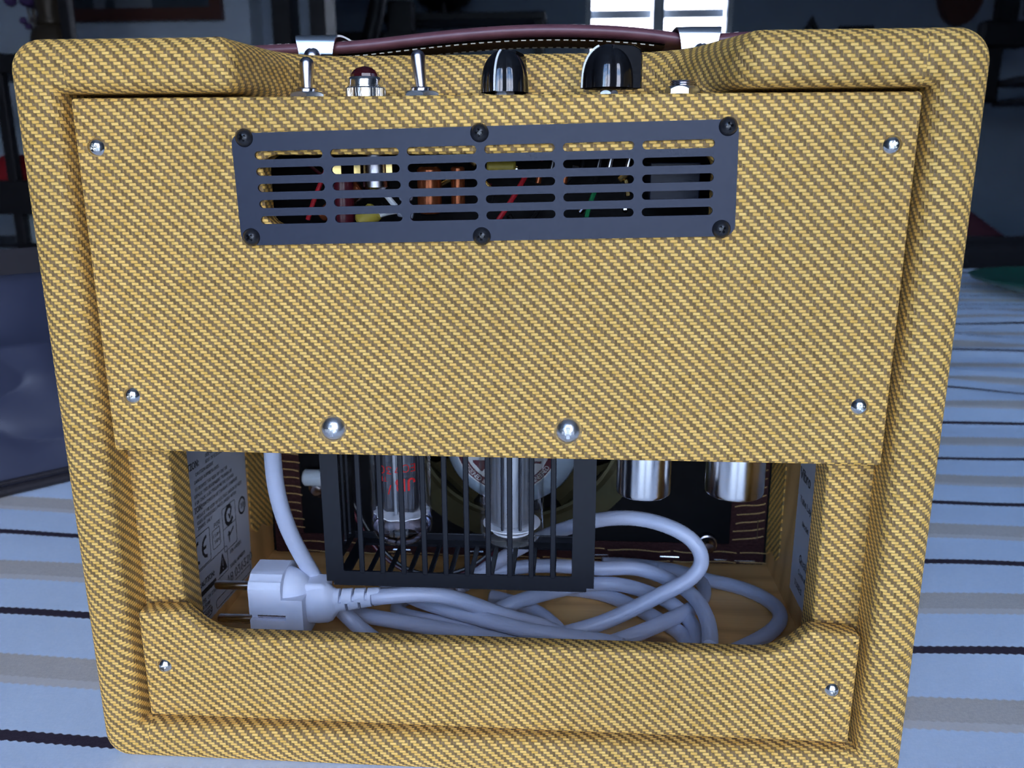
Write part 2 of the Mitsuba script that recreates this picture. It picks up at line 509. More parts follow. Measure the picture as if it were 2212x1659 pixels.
# inner lining of bare pine
IB = .0148
add('cabinet_floor', rbox((-W + BT - .006, .0125, ZB + BT - .006), (W - BT + .006, .192, IB), .0006), 'pine', AMP, label='bare pine floor of the cabinet')
for sgn in (-1, 1):
    add('inner_wall', rbox((sgn * (W - BT), .030, ZB + .004), (sgn * (W - BT + .008), .194, .292), .0005), 'pine', AMP, label='bare pine inner face of the cabinet side')


def upright(prof2, z0, z1, flip=False):
    prof2 = np.array(prof2, float)
    arc = np.r_[0, np.cumsum(np.linalg.norm(np.diff(prof2, axis=0), axis=1))]
    zs = np.linspace(z0, z1, 20)
    v = np.stack([np.broadcast_to(prof2[None, :, 0], (20, len(prof2))), np.broadcast_to(prof2[None, :, 1], (20, len(prof2))), np.broadcast_to(zs[:, None], (20, len(prof2)))], -1)
    u = np.stack([np.broadcast_to(arc[None], (20, len(prof2))), np.broadcast_to(zs[:, None], (20, len(prof2)))], -1)
    f = grid_faces(20, len(prof2))
    return trimesh.Trimesh(v.reshape(-1, 3), f[:, ::-1] if flip else f, process=False), u.reshape(-1, 2)


a = np.linspace(0, np.pi / 2, 6)
rb = .0022
pl = [(-W + BT, .0128), (-.150, .0128)] + [(-.1432 - rb + rb * math.sin(t), .0128 + rb - rb * math.cos(t)) for t in a] + [(-.1432, .0305), (-.1455, .0325), (-W + BT, .0325)]
m, u = upright(pl, IB, .205)
add('mounting_batten', m, 'tweed', AMP, uv=u)
pr_ = [(W - BT, .0128), (.150, .0128)] + [(.1425 + rb - rb * math.sin(t), .0128 + rb - rb * math.cos(t)) for t in a] + [(.1425, .0290), (.145, .0310), (W - BT, .0310)]
m, u = upright(pr_, IB, .205, True)
add('mounting_batten', m, 'tweed', AMP, uv=u * [-1, 1])
# loose strip of cloth glued to the inside of the left wall
patch = sg.Polygon([(.1425, .205), (.1785, .205), (.1785, .034), (.170, .036), (.160, .043), (.150, .041), (.1425, .047)])
pm = extrude(patch, 0, .0008)
pm.vertices = np.stack([-W + BT + .0002 + pm.vertices[:, 1], pm.vertices[:, 0], pm.vertices[:, 2]], -1); pm.invert()
add('cloth_overlap', trimesh.Trimesh(pm.vertices, pm.faces, process=False), 'tweed', AMP, uv=np.stack([pm.vertices[:, 1], pm.vertices[:, 2]], -1), smooth=False)
pm2 = pm.copy(); pm2.vertices = pm2.vertices * [-1, 1, 1] + [0, .004, -.012]; pm2.invert()
add('cloth_overlap', trimesh.Trimesh(pm2.vertices, pm2.faces, process=False), 'tweed', AMP, uv=np.stack([pm2.vertices[:, 1], pm2.vertices[:, 2]], -1), smooth=False)


# ---- screws
def screw_head(d, h, recess=True, n=36):
    R = d / 2
    rs = (R * R + h * h) / (2 * h)
    th = math.asin(min(1, R / rs))
    prof = [(0, h)] + [(rs * math.sin(t), h - rs + rs * math.cos(t)) for t in np.linspace(0, th, 10)[1:]] + [(R, -.0003), (R, -.0008), (0, -.0008)]
    m = lathe(prof, n)
    if recess:
        L, w, dp = R * .52, R * .14, h * 1.0
        def bar(ang):
            lo = np.array([[-L, -w], [L, -w], [L, w], [-L, w]])
            pts = [(x, y, h + .001) for x, y in lo * 1.05] + [(x * .45, y * .7, h - dp) for x, y in lo]
            b = trimesh.Trimesh(np.array(pts)).convex_hull
            b.apply_transform(trimesh.transformations.rotation_matrix(ang, [0, 0, 1]))
            return b
        c = lathe([(0, h + .001), (R * .25, h + .001), (R * .12, h - dp), (0, h - dp)], 12)
        m = diff(m, bar(0), bar(math.pi / 2), c)
    return m


def put_screw(proto, x, y, z, ang, mat, parent, tilt=(0, -1, 0), name='screw', **k):
    u = np.array([math.cos(ang), 0, math.sin(ang)])
    return add(name, place(proto, (x, y, z), tilt, u), mat, parent, smooth=32, **k)


# ---- upper back panel with its vent opening
opening = rrect(-.0862, .2418, .0868, .2688, .0055)
pan = rrect(-.1602, .1468, .1598, .2903, .0016, 4).difference(opening)
m, u = wrapped(pan, 0., .0115, .0017)
BP = add('back_panel', m, 'tweed', AMP, uv=u + [.0017, .0006])
S62 = screw_head(.0072, .0019); S60 = screw_head(.0068, .0017); S103 = screw_head(.0116, .0034); S63 = screw_head(.0070, .0024)
for x, z, t in ((-.152, .272, .35), (.1508, .2716, .6), (-.1496, .1714, .15), (.1488, .1715, .5)):
    put_screw(S62, x, -.0001, z, t, 'nickel', BP, label='small chrome cross-head panel screw')
for x, z, t in ((-.0645, .1585, .03), (.0334, .1593, .0)):
    put_screw(S103, x, -.0001, z, t, 'satin', BP, name='large_screw', label='large domed chrome screw near the lower edge')

# ---- lower back panel with the scooped hand-hold
q = lambda p0, p1, p2, n=12: [tuple((1 - t) ** 2 * np.array(p0) + 2 * t * (1 - t) * np.array(p1) + t * t * np.array(p2)) for t in np.linspace(0, 1, n)]
lp = [(-.1597, .0160), (.1593, .0160), (.1597, .0682), (.1585, .0694), (.1400, .0712)] + q((.1380, .0708), (.1275, .0590), (.1165, .0588)) + q((-.1165, .0584), (-.1275, .0584), (-.1380, .0704)) + [(-.1400, .0708), (-.1585, .0696), (-.1597, .0684)]
m, u = wrapped(sg.Polygon(lp), 0., .0118, .0030)
LP = add('lower_back_panel', m, 'tweed', AMP, uv=u + [-.0008, .0003])
for x, z, t in ((-.1495, .0430, .25), (.1497, .0432, .12)):
    put_screw(S60, x, -.0001, z, t, 'nickel', LP, label='small chrome cross-head screw of the lower panel')

# ---- vent grille
tilt = math.radians(1.25)
plate = rrect(-.0957, -.02125, .0957, .02125, .0042, 6)
slots = []
for r in range(5):
    for c in range(6):
        cx_, cz_ = (c - 2.5) * .02955, (2 - r) * .00612 + .0006
        slots.append(rrect(cx_ - .01325, cz_ - .00155, cx_ + .01325, cz_ + .00155, .00154, 6))
plate = plate.difference(unary_union(slots))
gm = extrude(plate, -.0019, -.0005)
Rg = trimesh.transformations.rotation_matrix(-tilt, [0, 1, 0])
gm.apply_transform(Rg); gm.apply_translation((-.0008, 0, .2577))
VG = add('vent_grille', gm, 'black_paint', AMP, smooth=25, label='black steel vent plate with five rows of slots')
for x, z, t in ((-.0918, .2752, .5), (-.0013, .2766, .1), (.0906, .2784, .2), (-.0920, .2376, .75), (-.0009, .2382, .05), (.0902, .2411, .55)):
    put_screw(S63, x, -.0020, z, t, 'black_metal', VG, label='black cross-head screw of the vent plate')

# ---- chassis: folded steel, open to the rear
CH = key_of('chassis', AMP)
zc0, zc1, yc1 = .166, .2900, .052
add('top_plate', rbox((-.1045, .0130, zc1 - .0016), (.1000, yc1, zc1), .0004), 'steel', CH)
add('base_plate', rbox((-.1500, .0130, zc0), (.1500, .105, zc0 + .0014), .0004), 'steel', CH)
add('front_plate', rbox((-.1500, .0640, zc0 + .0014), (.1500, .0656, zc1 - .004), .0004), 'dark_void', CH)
tag(CH, 'folded steel chassis')


# ---- electronics seen through the vent
def cyl(p0, p1, r, n=20, bev=.12):
    p0, p1 = np.array(p0, float), np.array(p1, float)
    L = np.linalg.norm(p1 - p0); b = min(r * bev * 2, L * .2)
    return lathe([(0, 0), (r - b, 0), (r, b), (r, L - b), (r - b, L), (0, L)], n, p0, p1 - p0)


def part(name, m, mat, **k):
    return add(name, m, mat, AMP, **k)


part('capacitor', cyl((-.0270, .036, .2445), (-.0270, .036, .2640), .0052), 'copper_part', label='copper-coloured capacitor behind the vent')
part('capacitor', cyl((-.0150, .038, .2470), (-.0150, .038, .2640), .0030), 'copper_part', label='slim copper-coloured capacitor behind the vent')
part('capacitor', cyl((-.0640, .034, .2380), (-.0640, .034, .2590), .0046), 'wine_part', label='wine-red capacitor behind the vent')
part('capacitor', cyl((-.0760, .040, .2430), (-.0580, .040, .2560), .0030), 'copper_part', label='small copper-coloured capacitor behind the vent')
part('capacitor', cyl((-.0020, .034, .2640), (.0100, .034, .2640), .0032), 'yellow_part', label='yellow capacitor behind the vent')
part('capacitor', cyl((-.0560, .030, .2405), (-.0490, .030, .2465), .0042), 'yellow_part', label='mustard capacitor low behind the vent')
part('switch_body', cyl((-.0485, .030, .2545), (-.0485, .030, .2880), .0055), 'steel', label='steel lamp holder behind the vent')
for x in (-.0555, -.0420):
    part('solder_tag', rbox((x - .0015, .026, .2595), (x + .0015, .0272, .2665), .0003), 'brass', label='bright brass solder tag')
part('solder_tag', rbox((-.0665, .026, .2600), (-.0620, .0272, .2660), .0003), 'brass', label='bright brass solder tag')
part('white_wire', tube([(-.0535, .030, .2390), (-.0480, .030, .2440), (-.0420, .0290, .2458), (-.0390, .0290, .2462)], .0013, 10), 'white_paint', label='white wire behind the vent')
part('white_wire', tube([(-.0470, .030, .2565), (-.0440, .030, .2520), (-.0405, .030, .2478)], .0012, 10), 'white_paint', label='white wire behind the vent')
part('wire_connector', cyl((-.0395, .0290, .2458), (-.0330, .0290, .2446), .0022), 'cord_grey', label='pale crimp connector on a white wire')
part('wire_connector', rbox((-.0390, .0290, .2500), (-.0335, .0330, .2534), .0012), 'cord_grey', label='pale connector on a white wire')
part('red_wire', tube([(.0010, .036, .2400), (.0080, .036, .2500), (.0140, .034, .2600)], .0011, 8), 'red_wire', label='red wire behind the vent')
part('red_wire', tube([(-.0800, .034, .2420), (-.0760, .034, .2520), (-.0700, .034, .2640)], .0010, 8), 'red_wire', label='red wire behind the vent')
part('green_wire', tube([(.0390, .034, .2380), (.0405, .034, .2460), (.0440, .034, .2560)], .0010, 8), 'green_wire', label='green wire behind the vent')
part('transformer_core', rbox((.0655, .030, .2485), (.0860, .058, .2655), .0006), 'black_paint', label='dark grey laminated block behind the vent')
for i in range(9):
    x = .006 + .0062 * i + random.uniform(-.001, .001)
    z = random.choice((.2462, .2520, .2590, .2640))
    part('resistor', cyl((x, .036, z - .002), (x + .001, .036, z + .004), .0012, 12), random.choice(('plate_grey', 'copper_part', 'chrome', 'dark_void')))
for i in range(26):
    x, z, y = random.uniform(-.084, .064), random.uniform(.240, .268), random.uniform(.040, .056)
    dxx, dzz = random.uniform(-.004, .004), random.uniform(-.004, .004)
    part('resistor', cyl((x - dxx, y, z - dzz), (x + dxx + .0005, y, z + dzz + .0005), random.uniform(.0007, .0014), 10), random.choice(('plate_grey', 'wine_part', 'chrome', 'dark_void', 'dark_void', 'brass')))
for x, z in ((.0180, .2540), (.0300, .2535), (.0560, .2463), (.0100, .2630)):
    part('solder_joint', lathe([(0, .0012), (.0009, .0009), (.0013, 0), (0, 0)], 12, (x, .034, z), (0, -1, 0)), 'bright_chrome')

# ---- control panel pieces
ZC = .2902


def hexnut(r, h, hole=0.):
    p = sg.Polygon([(r * math.cos(t), r * math.sin(t)) for t in np.arange(6) * math.pi / 3 + .25])
    m = trimesh.creation.extrude_polygon(p, h)
    cone = lathe([(0, h + .0001), (r * .84, h + .0001), (r * 1.03, h * .62), (r * 1.03, 0), (0, 0)], 36)
    return trimesh.boolean.intersection([m, cone], engine='manifold')


for x, dx in ((-.0757, .0002), (-.0282, -.0016)):
    TS = key_of('toggle_switch', AMP)
    add('mounting_nut', place(hexnut(.0076, .0030), (x, .030, ZC + .0006)), 'satin', TS, smooth=25)
    add('bushing', cyl((x, .030, ZC + .003), (x, .030, ZC + .0052), .0045, 28), 'chrome', TS)
    top = np.array([x + dx, .030 + .0015, .3100 if dx < 0 else .3078]); base = np.array([x, .030, ZC + .004])
    d = top - base; L = np.linalg.norm(d)
    prof = [(0, L)] + [(.0029 * math.sin(t), L - .0029 + .0029 * math.cos(t)) for t in np.linspace(0, 1.5, 8)[1:]] + [(.0029, L * .70), (.0025, L * .40), (.0020, 0), (0, 0)]
    add('lever', lathe(prof, 28, base, d), 'steel', TS)
    tag(TS, 'chrome bat-lever toggle switch ' + ('right of the red jewel' if dx < 0 else 'left of the red jewel'))
JL = key_of('pilot_lamp', AMP)
jx, jy = -.0513, .030
kn = lambda t: 1 + .012 * np.sign(np.sin(t * 48))
add('knurled_ring', lathe([(0, 0), (.0078, 0), (.0080, .0004), (.0080, .0042), (.0077, .0047), (.0070, .0048), (0, .0048)], 288, (jx, jy, ZC + .0006), (0, 0, 1), kn), 'nickel', JL, smooth=20)
add('bezel', lathe([(0, 0), (.0073, 0), (.0073, .0006), (.0070, .0008), (.0070, .0028), (.0066, .0037), (.0061, .0041), (0, .0041)], 48, (jx, jy, ZC + .0052)), 'nickel', JL)
jw = []
for k in range(5):
    t = k / 4 * 1.35
    jw.append((.0059 * math.cos(t), .0045 * math.sin(t)))
add('jewel', lathe([(0, 0)] + jw + [(0, .0046)], 10, (jx, jy, ZC + .0090)), 'jewel', JL, smooth=False, label='faceted dark red jewel')
tag(JL, 'pilot lamp with a faceted dark red jewel in a chrome bezel')


def knob(x, ang, s, z0, H):
    K = key_of('control_knob', AMP)
    nphi, nh = 96, 24
    hs = np.sin(np.linspace(0, np.pi / 2, nh))
    phi = np.arange(nphi) / nphi * 2 * np.pi
    d = (phi - ang + np.pi) % (2 * np.pi) - np.pi

    def radius(h):
        return .0097 * s * max(0, 1 - (h * .992) ** 2.7) ** .5

    rows = []
    for h in hs:
        R = np.full(nphi, radius(h))
        # flutes left and right of the nose leave a ridge that carries the pointer line
        R = R * (1 - .07 * np.exp(-((np.abs(d) - .52) / .16) ** 2) - .07 * np.exp(-((np.abs(d) - 1.6) / .2) ** 2))
        R = R * (1 + .04 * np.exp(-(d / .2) ** 2))
        rows.append(np.stack([R * np.cos(phi), R * np.sin(phi), np.full(nphi, h * H)], -1))
    v = np.array(rows).transpose(1, 0, 2).reshape(-1, 3)
    f = grid_faces(nphi, nh, True)
    c0, c1 = len(v), len(v) + 1
    v = np.vstack([v, (0, 0, 0), (0, 0, H)])
    i = np.arange(nphi); j = (i + 1) % nphi
    f = np.vstack([f, np.stack([i * nh, np.full(nphi, c0), j * nh], -1), np.stack([i * nh + nh - 1, j * nh + nh - 1, np.full(nphi, c1)], -1)])
    m = trimesh.Trimesh(v, f, process=False)
    if m.volume < 0: m.invert()
    m.apply_translation((x, .0300, z0))
    add('cap', m, 'bakelite', K, smooth=40)
    # broad square-shouldered tail behind the nose
    back = np.array([-math.cos(ang), -math.sin(ang)])
    side = np.array([-back[1], back[0]])
    pts = []
    for r0, zz, w in ((.0120, 0, .0050), (.0120, H * .72, .0050), (.0113, H * .88, .0050), (.0088, H * .965, .0050), (.0010, H * .985, .0050), (-.001, 0, .0050)):
        for e in (-1, -.8, .8, 1):
            q0 = back * (r0 - (.0008 if abs(e) == 1 else 0)) * s + side * w * e * s
            pts.append((x + q0[0], .0300 + q0[1], z0 + zz - (.0005 if abs(e) == 1 and zz else 0)))
    add('tail', trimesh.Trimesh(np.array(pts)).convex_hull, 'bakelite', K, smooth=30)
    line = []
    for h in np.linspace(.0, .955, 26):
        body = radius(h) * 1.04 + .00010
        line.append((x + body * math.cos(ang), .0300 + body * math.sin(ang), z0 + h * H + .0002))
    add('pointer_line', tube(line, .00046, 8, 40), 'white_paint', K, label='white pointer line')
    add('nut', place(hexnut(.0042, .0030), (x, .0300, ZC + .0004)), 'satin', K, smooth=25)
    tag(K, 'glossy black knob with a white pointer line, ' + ('the one in the middle' if x < .02 else 'the one next to the socket'))


knob(.0058, math.radians(-109), 1.0, ZC + .0028, .0164)
knob(.0474, math.radians(-165), 1.06, ZC + .0041, .0166)
IJ = key_of('input_jack', AMP)
add('nut', place(hexnut(.0070, .0036), (.0770, .030, ZC + .0010)), 'satin', IJ, smooth=25)
add('washer', cyl((.0770, .030, ZC + .0002), (.0770, .030, ZC + .0012), .0075, 36), 'chrome', IJ)
th = [(.0038, .0)] + [(.0048 + (.00022 if k % 2 else -.00012), .0004 * k) for k in range(6)] + [(.0046, .0024), (.0036, .0024), (.0034, -.004)]
add('threaded_collar', lathe(th, 36, (.0770, .030, ZC + .0044)), 'chrome', IJ)
tag(IJ, 'chrome input socket with a hexagonal nut')

# ---- handle
HD = key_of('handle', AMP)
hp = np.array([(-.1160, .3152), (-.1000, .3158), (-.0850, .3162), (-.0680, .3168), (-.0450, .3188), (-.0150, .3214), (.0150, .3227), (.0450, .3220), (.0700, .3198), (.0890, .3176), (.1010, .3180), (.1140, .3186)])
cs = CubicSpline(hp[:, 0], hp[:, 1])
xs = np.linspace(-.1160, .1140, 90)
hy, hw_, ht = .0905, .0172, .0033
a = np.arange(28) / 28 * 2 * np.pi
secy = np.sign(np.cos(a)) * np.abs(np.cos(a)) ** .55 * hw_; secz = np.sign(np.sin(a)) * np.abs(np.sin(a)) ** .8 * ht
V = np.stack([np.broadcast_to(xs[:, None], (90, 28)), hy + secy[None] * np.ones((90, 1)), cs(xs)[:, None] + secz[None]], -1)
vv = V.transpose(1, 0, 2).reshape(-1, 3); ff = grid_faces(28, 90, True)
vv = np.vstack([vv, (xs[0], hy, cs(xs[0])), (xs[-1], hy, cs(xs[-1]))])
i = np.arange(28); j = (i + 1) % 28
ff = np.vstack([ff, np.stack([i * 90, np.full(28, 28 * 90), j * 90], -1), np.stack([i * 90 + 89, j * 90 + 89, np.full(28, 28 * 90 + 1)], -1)])
m = trimesh.Trimesh(vv, ff, process=False)
if m.volume < 0: m.invert()
add('strap', m, 'leather', HD, smooth=40, label='dark red leather strap')
lin = []
xl = np.linspace(-.074, .074, 60)
for sgn in (-1, 1):
    lin.append(np.stack([xl, np.full(60, hy + sgn * .0160), cs(xl) - ht - .0006], -1))
lv = np.stack(lin, 1).reshape(-1, 3)
lv = np.vstack([lv, lv + [0, 0, .0008]])
g = grid_faces(60, 2)
lm = trimesh.Trimesh(lv, np.vstack([g, g[:, ::-1] + 120]), process=False)
add('lining', lm, 'leather_lining', HD, smooth=40, label='dark lining under the strap')
st = []
for row, dz in ((-.0150, -ht - .0008), (.0120, -ht - .0008)):
    for x in np.arange(-.070, .070, .0038):
        z = float(cs(x)) + dz
        s = float(cs(x + .0024)) - float(cs(x))
        st.append(place(lathe([(0, 0), (.0003, .0002), (.0003, .0022), (0, .0024)], 6), (x, hy + row, z), (.0024, 0, s)))
for x in np.arange(-.108, .108, .0038):
    if abs(abs(x) - .086) < .012 or -.07 < x < .03: continue
    z = float(cs(x)) + ht - .0002
    st.append(place(lathe([(0, 0), (.0003, .0002), (.0003, .0022), (0, .0024)], 6), (x, hy - .0090, z), (.0024, 0, float(cs(x + .0024)) - float(cs(x)))))
add('stitching', cat_(st), 'thread', HD, kind='stuff')
for x, wd in ((-.0827, .0180), (.0884, .0180)):
    HC = key_of('handle_bracket', AMP)
    zt = float(cs(x)) + ht + .0008
    # a folded plate: stands up behind the top edge, bends over the strap
    sec = np.array([(.0695, ZT + .0002), (.0704, ZT + .0008), (.0713, zt - .0018), (.0721, zt - .0004), (.0736, zt + .0003), (.1080, zt + .0003), (.1094, zt - .0006), (.1102, ZT + .0014), (.1122, ZT + .0006), (.1200, ZT + .0005)])
    sec = spline(sec, 40)
    nrm = np.gradient(sec, axis=0); nrm = np.stack([-nrm[:, 1], nrm[:, 0]], -1) / np.linalg.norm(nrm, axis=1, keepdims=True)
    rows = []
    for k in range(40):
        f_ = np.clip((sec[k, 1] - ZT) / (zt - ZT), 0, 1)
        half = wd / 2 * (.86 + .20 * f_ ** 2)
        for off in (0, .0009):
            rows.append([(x - half, *(sec[k] + nrm[k] * off)), (x + half, *(sec[k] + nrm[k] * off))])
    R_ = np.array(rows).reshape(40, 2, 2, 3)
    ring = np.stack([R_[:, 0, 0], R_[:, 0, 1], R_[:, 1, 1], R_[:, 1, 0]], 0)         # 4 x 40
    mb = trimesh.Trimesh(ring.reshape(-1, 3), grid_faces(4, 40, True), process=False)
    add('plate', mb, 'satin', HC, smooth=30)
    put_screw(screw_head(.0074, .0030), x + .0002, .0640, ZT + .0004, .3, 'steel', HC, tilt=(0, -.15, 1))
    tag(HC, 'bright nickel bracket holding the ' + ('left' if x < 0 else 'right') + ' end of the handle')

# ---- baffle with folded grille cloth, speaker
BF = key_of('baffle', AMP)
add('board', rbox((-W + BT + .0003, .1782, IB), (W - BT - .0003, .1900, .2900), .0006), 'cone_paper', BF)
add('cloth_fold', rbox((.1370, .1768, .0150), (.1592, .1784, .2300), .0007), 'maroon_cloth', BF)
add('cloth_fold', rbox((-.1592, .1768, .0150), (-.1400, .1784, .2300), .0007), 'maroon_cloth', BF)
add('cloth_fold', rbox((-.1592, .1764, .0150), (.1592, .1780, .0285), .0007), 'maroon_cloth', BF)
th = []
for k in range(24):
    z = .0330 + .0056 * k
    pts = [(.1385 + random.uniform(0, .002), .1765, z - .0010 + random.uniform(-.0004, .0004)), (.1450, .1763, z + random.uniform(-.0004, .0004)), (.1520, .1763, z + .0004), (.1580, .1765, z + .0018)]
    th.append(tube(pts, .00038, 6, 12))
    pts = [(-x, y, zz + .001) for x, y, zz in pts]
    th.append(tube(pts, .00038, 6, 12))
for z in (.0230, .0163):
    for x0 in np.arange(-.150, .145, .042):
        pts = [(x0 + t * .040, .1761, z + .0005 * math.sin(7 * t + x0 * 90) + random.uniform(-.0003, .0003)) for t in np.linspace(0, 1, 6)]
        th.append(tube(pts, .00036, 6, 18))
add('gold_threads', cat_(th), 'gold_thread', BF, kind='stuff')


def staple(x0, z0, x1, z1):
    return tube([(x0, .1785, z0), (x0, .1760, z0), (x1, .1760, z1), (x1, .1785, z1)], .0004, 6, smooth=False)


for s in ((.0479, .0190, .0601, .0192), (.0937, .0192, .1055, .0190), (.1282, .0181, .1356, .0180), (.1409, .0175, .1537, .0176), (.1539, .0469, .1541, .0326),
          (-.0800, .0190, -.0690, .0190), (-.0560, .0252, -.0450, .0250), (-.0320, .0190, -.0210, .0191), (-.0080, .0250, .0030, .0249), (.0180, .0250, .0290, .0250), (-.0720, .0246, -.0640, .0246), (.0330, .0252, .0440, .0252)):
    add('staple', staple(*s), 'bright_chrome', BF)
for x, z, y in ((.1225, .0300, .172), (-.1262, .0630, .170)):
    add('bolt', lathe([(0, .0052), (.0032, .0046), (.0048, .0026), (.0053, 0), (.0062, -.0003), (.0062, -.0050), (0, -.0050)], 28, (x, y, z), (0, -1, 0)), 'chrome', BF, label='chrome dome nut on the baffle')
add('spacer', cyl((-.1345, .168, .0712), (-.1180, .168, .0712), .0053, 24), 'nylon_spacer', BF, label='pale nylon spacer')

SP = key_of('loudspeaker', AMP)
sx, sz = .0020, .1125
ring = [(.0640, -.0000), (.0840, -.0000), (.0846, -.0008), (.0846, -.0020), (.0700, -.0034), (.0660, -.0070), (.0640, -.0070), (.0640, 0)]
add('flange', lathe([(r, -z) for r, z in ring], 72, (sx, .1770, sz), (0, -1, 0)), 'olive_steel', SP)
legs = []
for k in range(4):
    t0 = math.pi / 4 + k * math.pi / 2
    pts = []
    for r, y, hw2 in ((.0660, .1735, .34), (.0560, .1580, .30), (.0380, .1470, .34)):
        for e in (-hw2, hw2):
            for dy in (0, .0014):
                pts.append((sx + r * math.cos(t0 + e), y + dy, sz + r * math.sin(t0 + e)))
    P = np.array(pts).reshape(3, 2, 2, 3)
    q_ = np.stack([P[:, 0, 0], P[:, 1, 0], P[:, 1, 1], P[:, 0, 1]], 0)
    add('basket_arm', trimesh.Trimesh(q_.reshape(-1, 3), grid_faces(4, 3, True), process=False), 'olive_steel', SP, smooth=20)
add('cone', lathe([(.0650, .0000), (.0450, .0120), (.0200, .0260), (.0180, .0260)], 60, (sx, .1760, sz), (0, -1, 0)), 'cone_paper', SP)
add('basket_plate', lathe([(0, .0), (.0400, 0), (.0415, -.002), (.0415, -.008), (.02, -.010)], 60, (sx, .1390, sz), (0, -1, 0)), 'olive_steel', SP)
add('magnet', lathe([(0, .0150), (.0335, .0150), (.0375, .0138), (.0388, .0110), (.0390, 0), (.0, 0)], 72, (sx, .1390, sz), (0, -1, 0)), 'zinc', SP, label='zinc-plated magnet cover')
yl = .1390 - .0152


def disc(r0, r1, y, t0=0, t1=2 * math.pi):
    outer = sg.Point(0, 0).buffer(r1, quad_segs=24)
    return extrude(outer.difference(sg.Point(0, 0).buffer(r0, quad_segs=24)) if r0 > 0 else outer, y, y + .0002)


dm = disc(0, .0300, 0); dm.apply_translation((sx - .003, yl - .0002, sz))
LB = add('magnet_label', dm, 'label_white', SP, smooth=False, label='round paper label in maroon and white')
dm = disc(.0250, .0292, 0); dm.apply_translation((sx - .003, yl - .0004, sz))
add('maroon_ring', dm, 'maroon_print', SP, smooth=False, label='maroon ring of the label')
ringtext = []
for s, c0 in (('DESIGNED & MANUFACTURED ENGINEERED', math.radians(-92)),):
    n = len(s)
    step = math.radians(3.55)
    for k, ch in enumerate(s):
        if ch == ' ': continue
        ang = c0 + (k - (n - 1) / 2) * step
        tm = text(ch, .0026, .0002)
        tm.apply_translation((-(tm.bounds[0][0] + tm.bounds[1][0]) / 2, 0, 0))
        v = tm.vertices
        # letters stand with their feet outwards along the lower rim
        rr = .0284 - v[:, 1]
        tt = ang + v[:, 0] / .0270
        tm.vertices = np.stack([sx - .003 + rr * np.cos(tt), yl - .0005 - v[:, 2], sz + rr * np.sin(tt)], -1)
        ringtext.append(tm)
add('ring_lettering', cat_(ringtext), 'label_white', SP, smooth=False, kind='stuff')
bt = text('U.S.', .0095, .0002, True)
bt.apply_translation((-.0195, 0, 0))
bt.vertices = np.stack([sx + bt.vertices[:, 0], yl - .0004 - bt.vertices[:, 2], sz - .0062 + bt.vertices[:, 1]], -1)
add('centre_lettering', bt, 'maroon_print', SP, smooth=False)
bar = extrude(unary_union([sg.box(-.0225, -.0125, .0165, -.0112), sg.Polygon([(-.0225, -.0125), (-.012, -.0125), (-.0175, -.0180)])]), yl - .0004, yl - .0002); bar.apply_translation((sx, 0, sz))
add('label_band', bar, 'maroon_print', SP, smooth=False)
for t in (-31, 211):
    add('bolt', lathe([(0, .0052), (.0032, .0046), (.0050, .0024), (.0056, 0), (.0066, -.0003), (.0066, -.0030), (0, -.0030)], 28, (sx + .0830 * math.cos(math.radians(t)), .1740, sz + .0830 * math.sin(math.radians(t))), (0, -1, 0)), 'chrome', SP, label='chrome dome nut on the speaker rim')
tag(SP, 'round loudspeaker seen from behind')


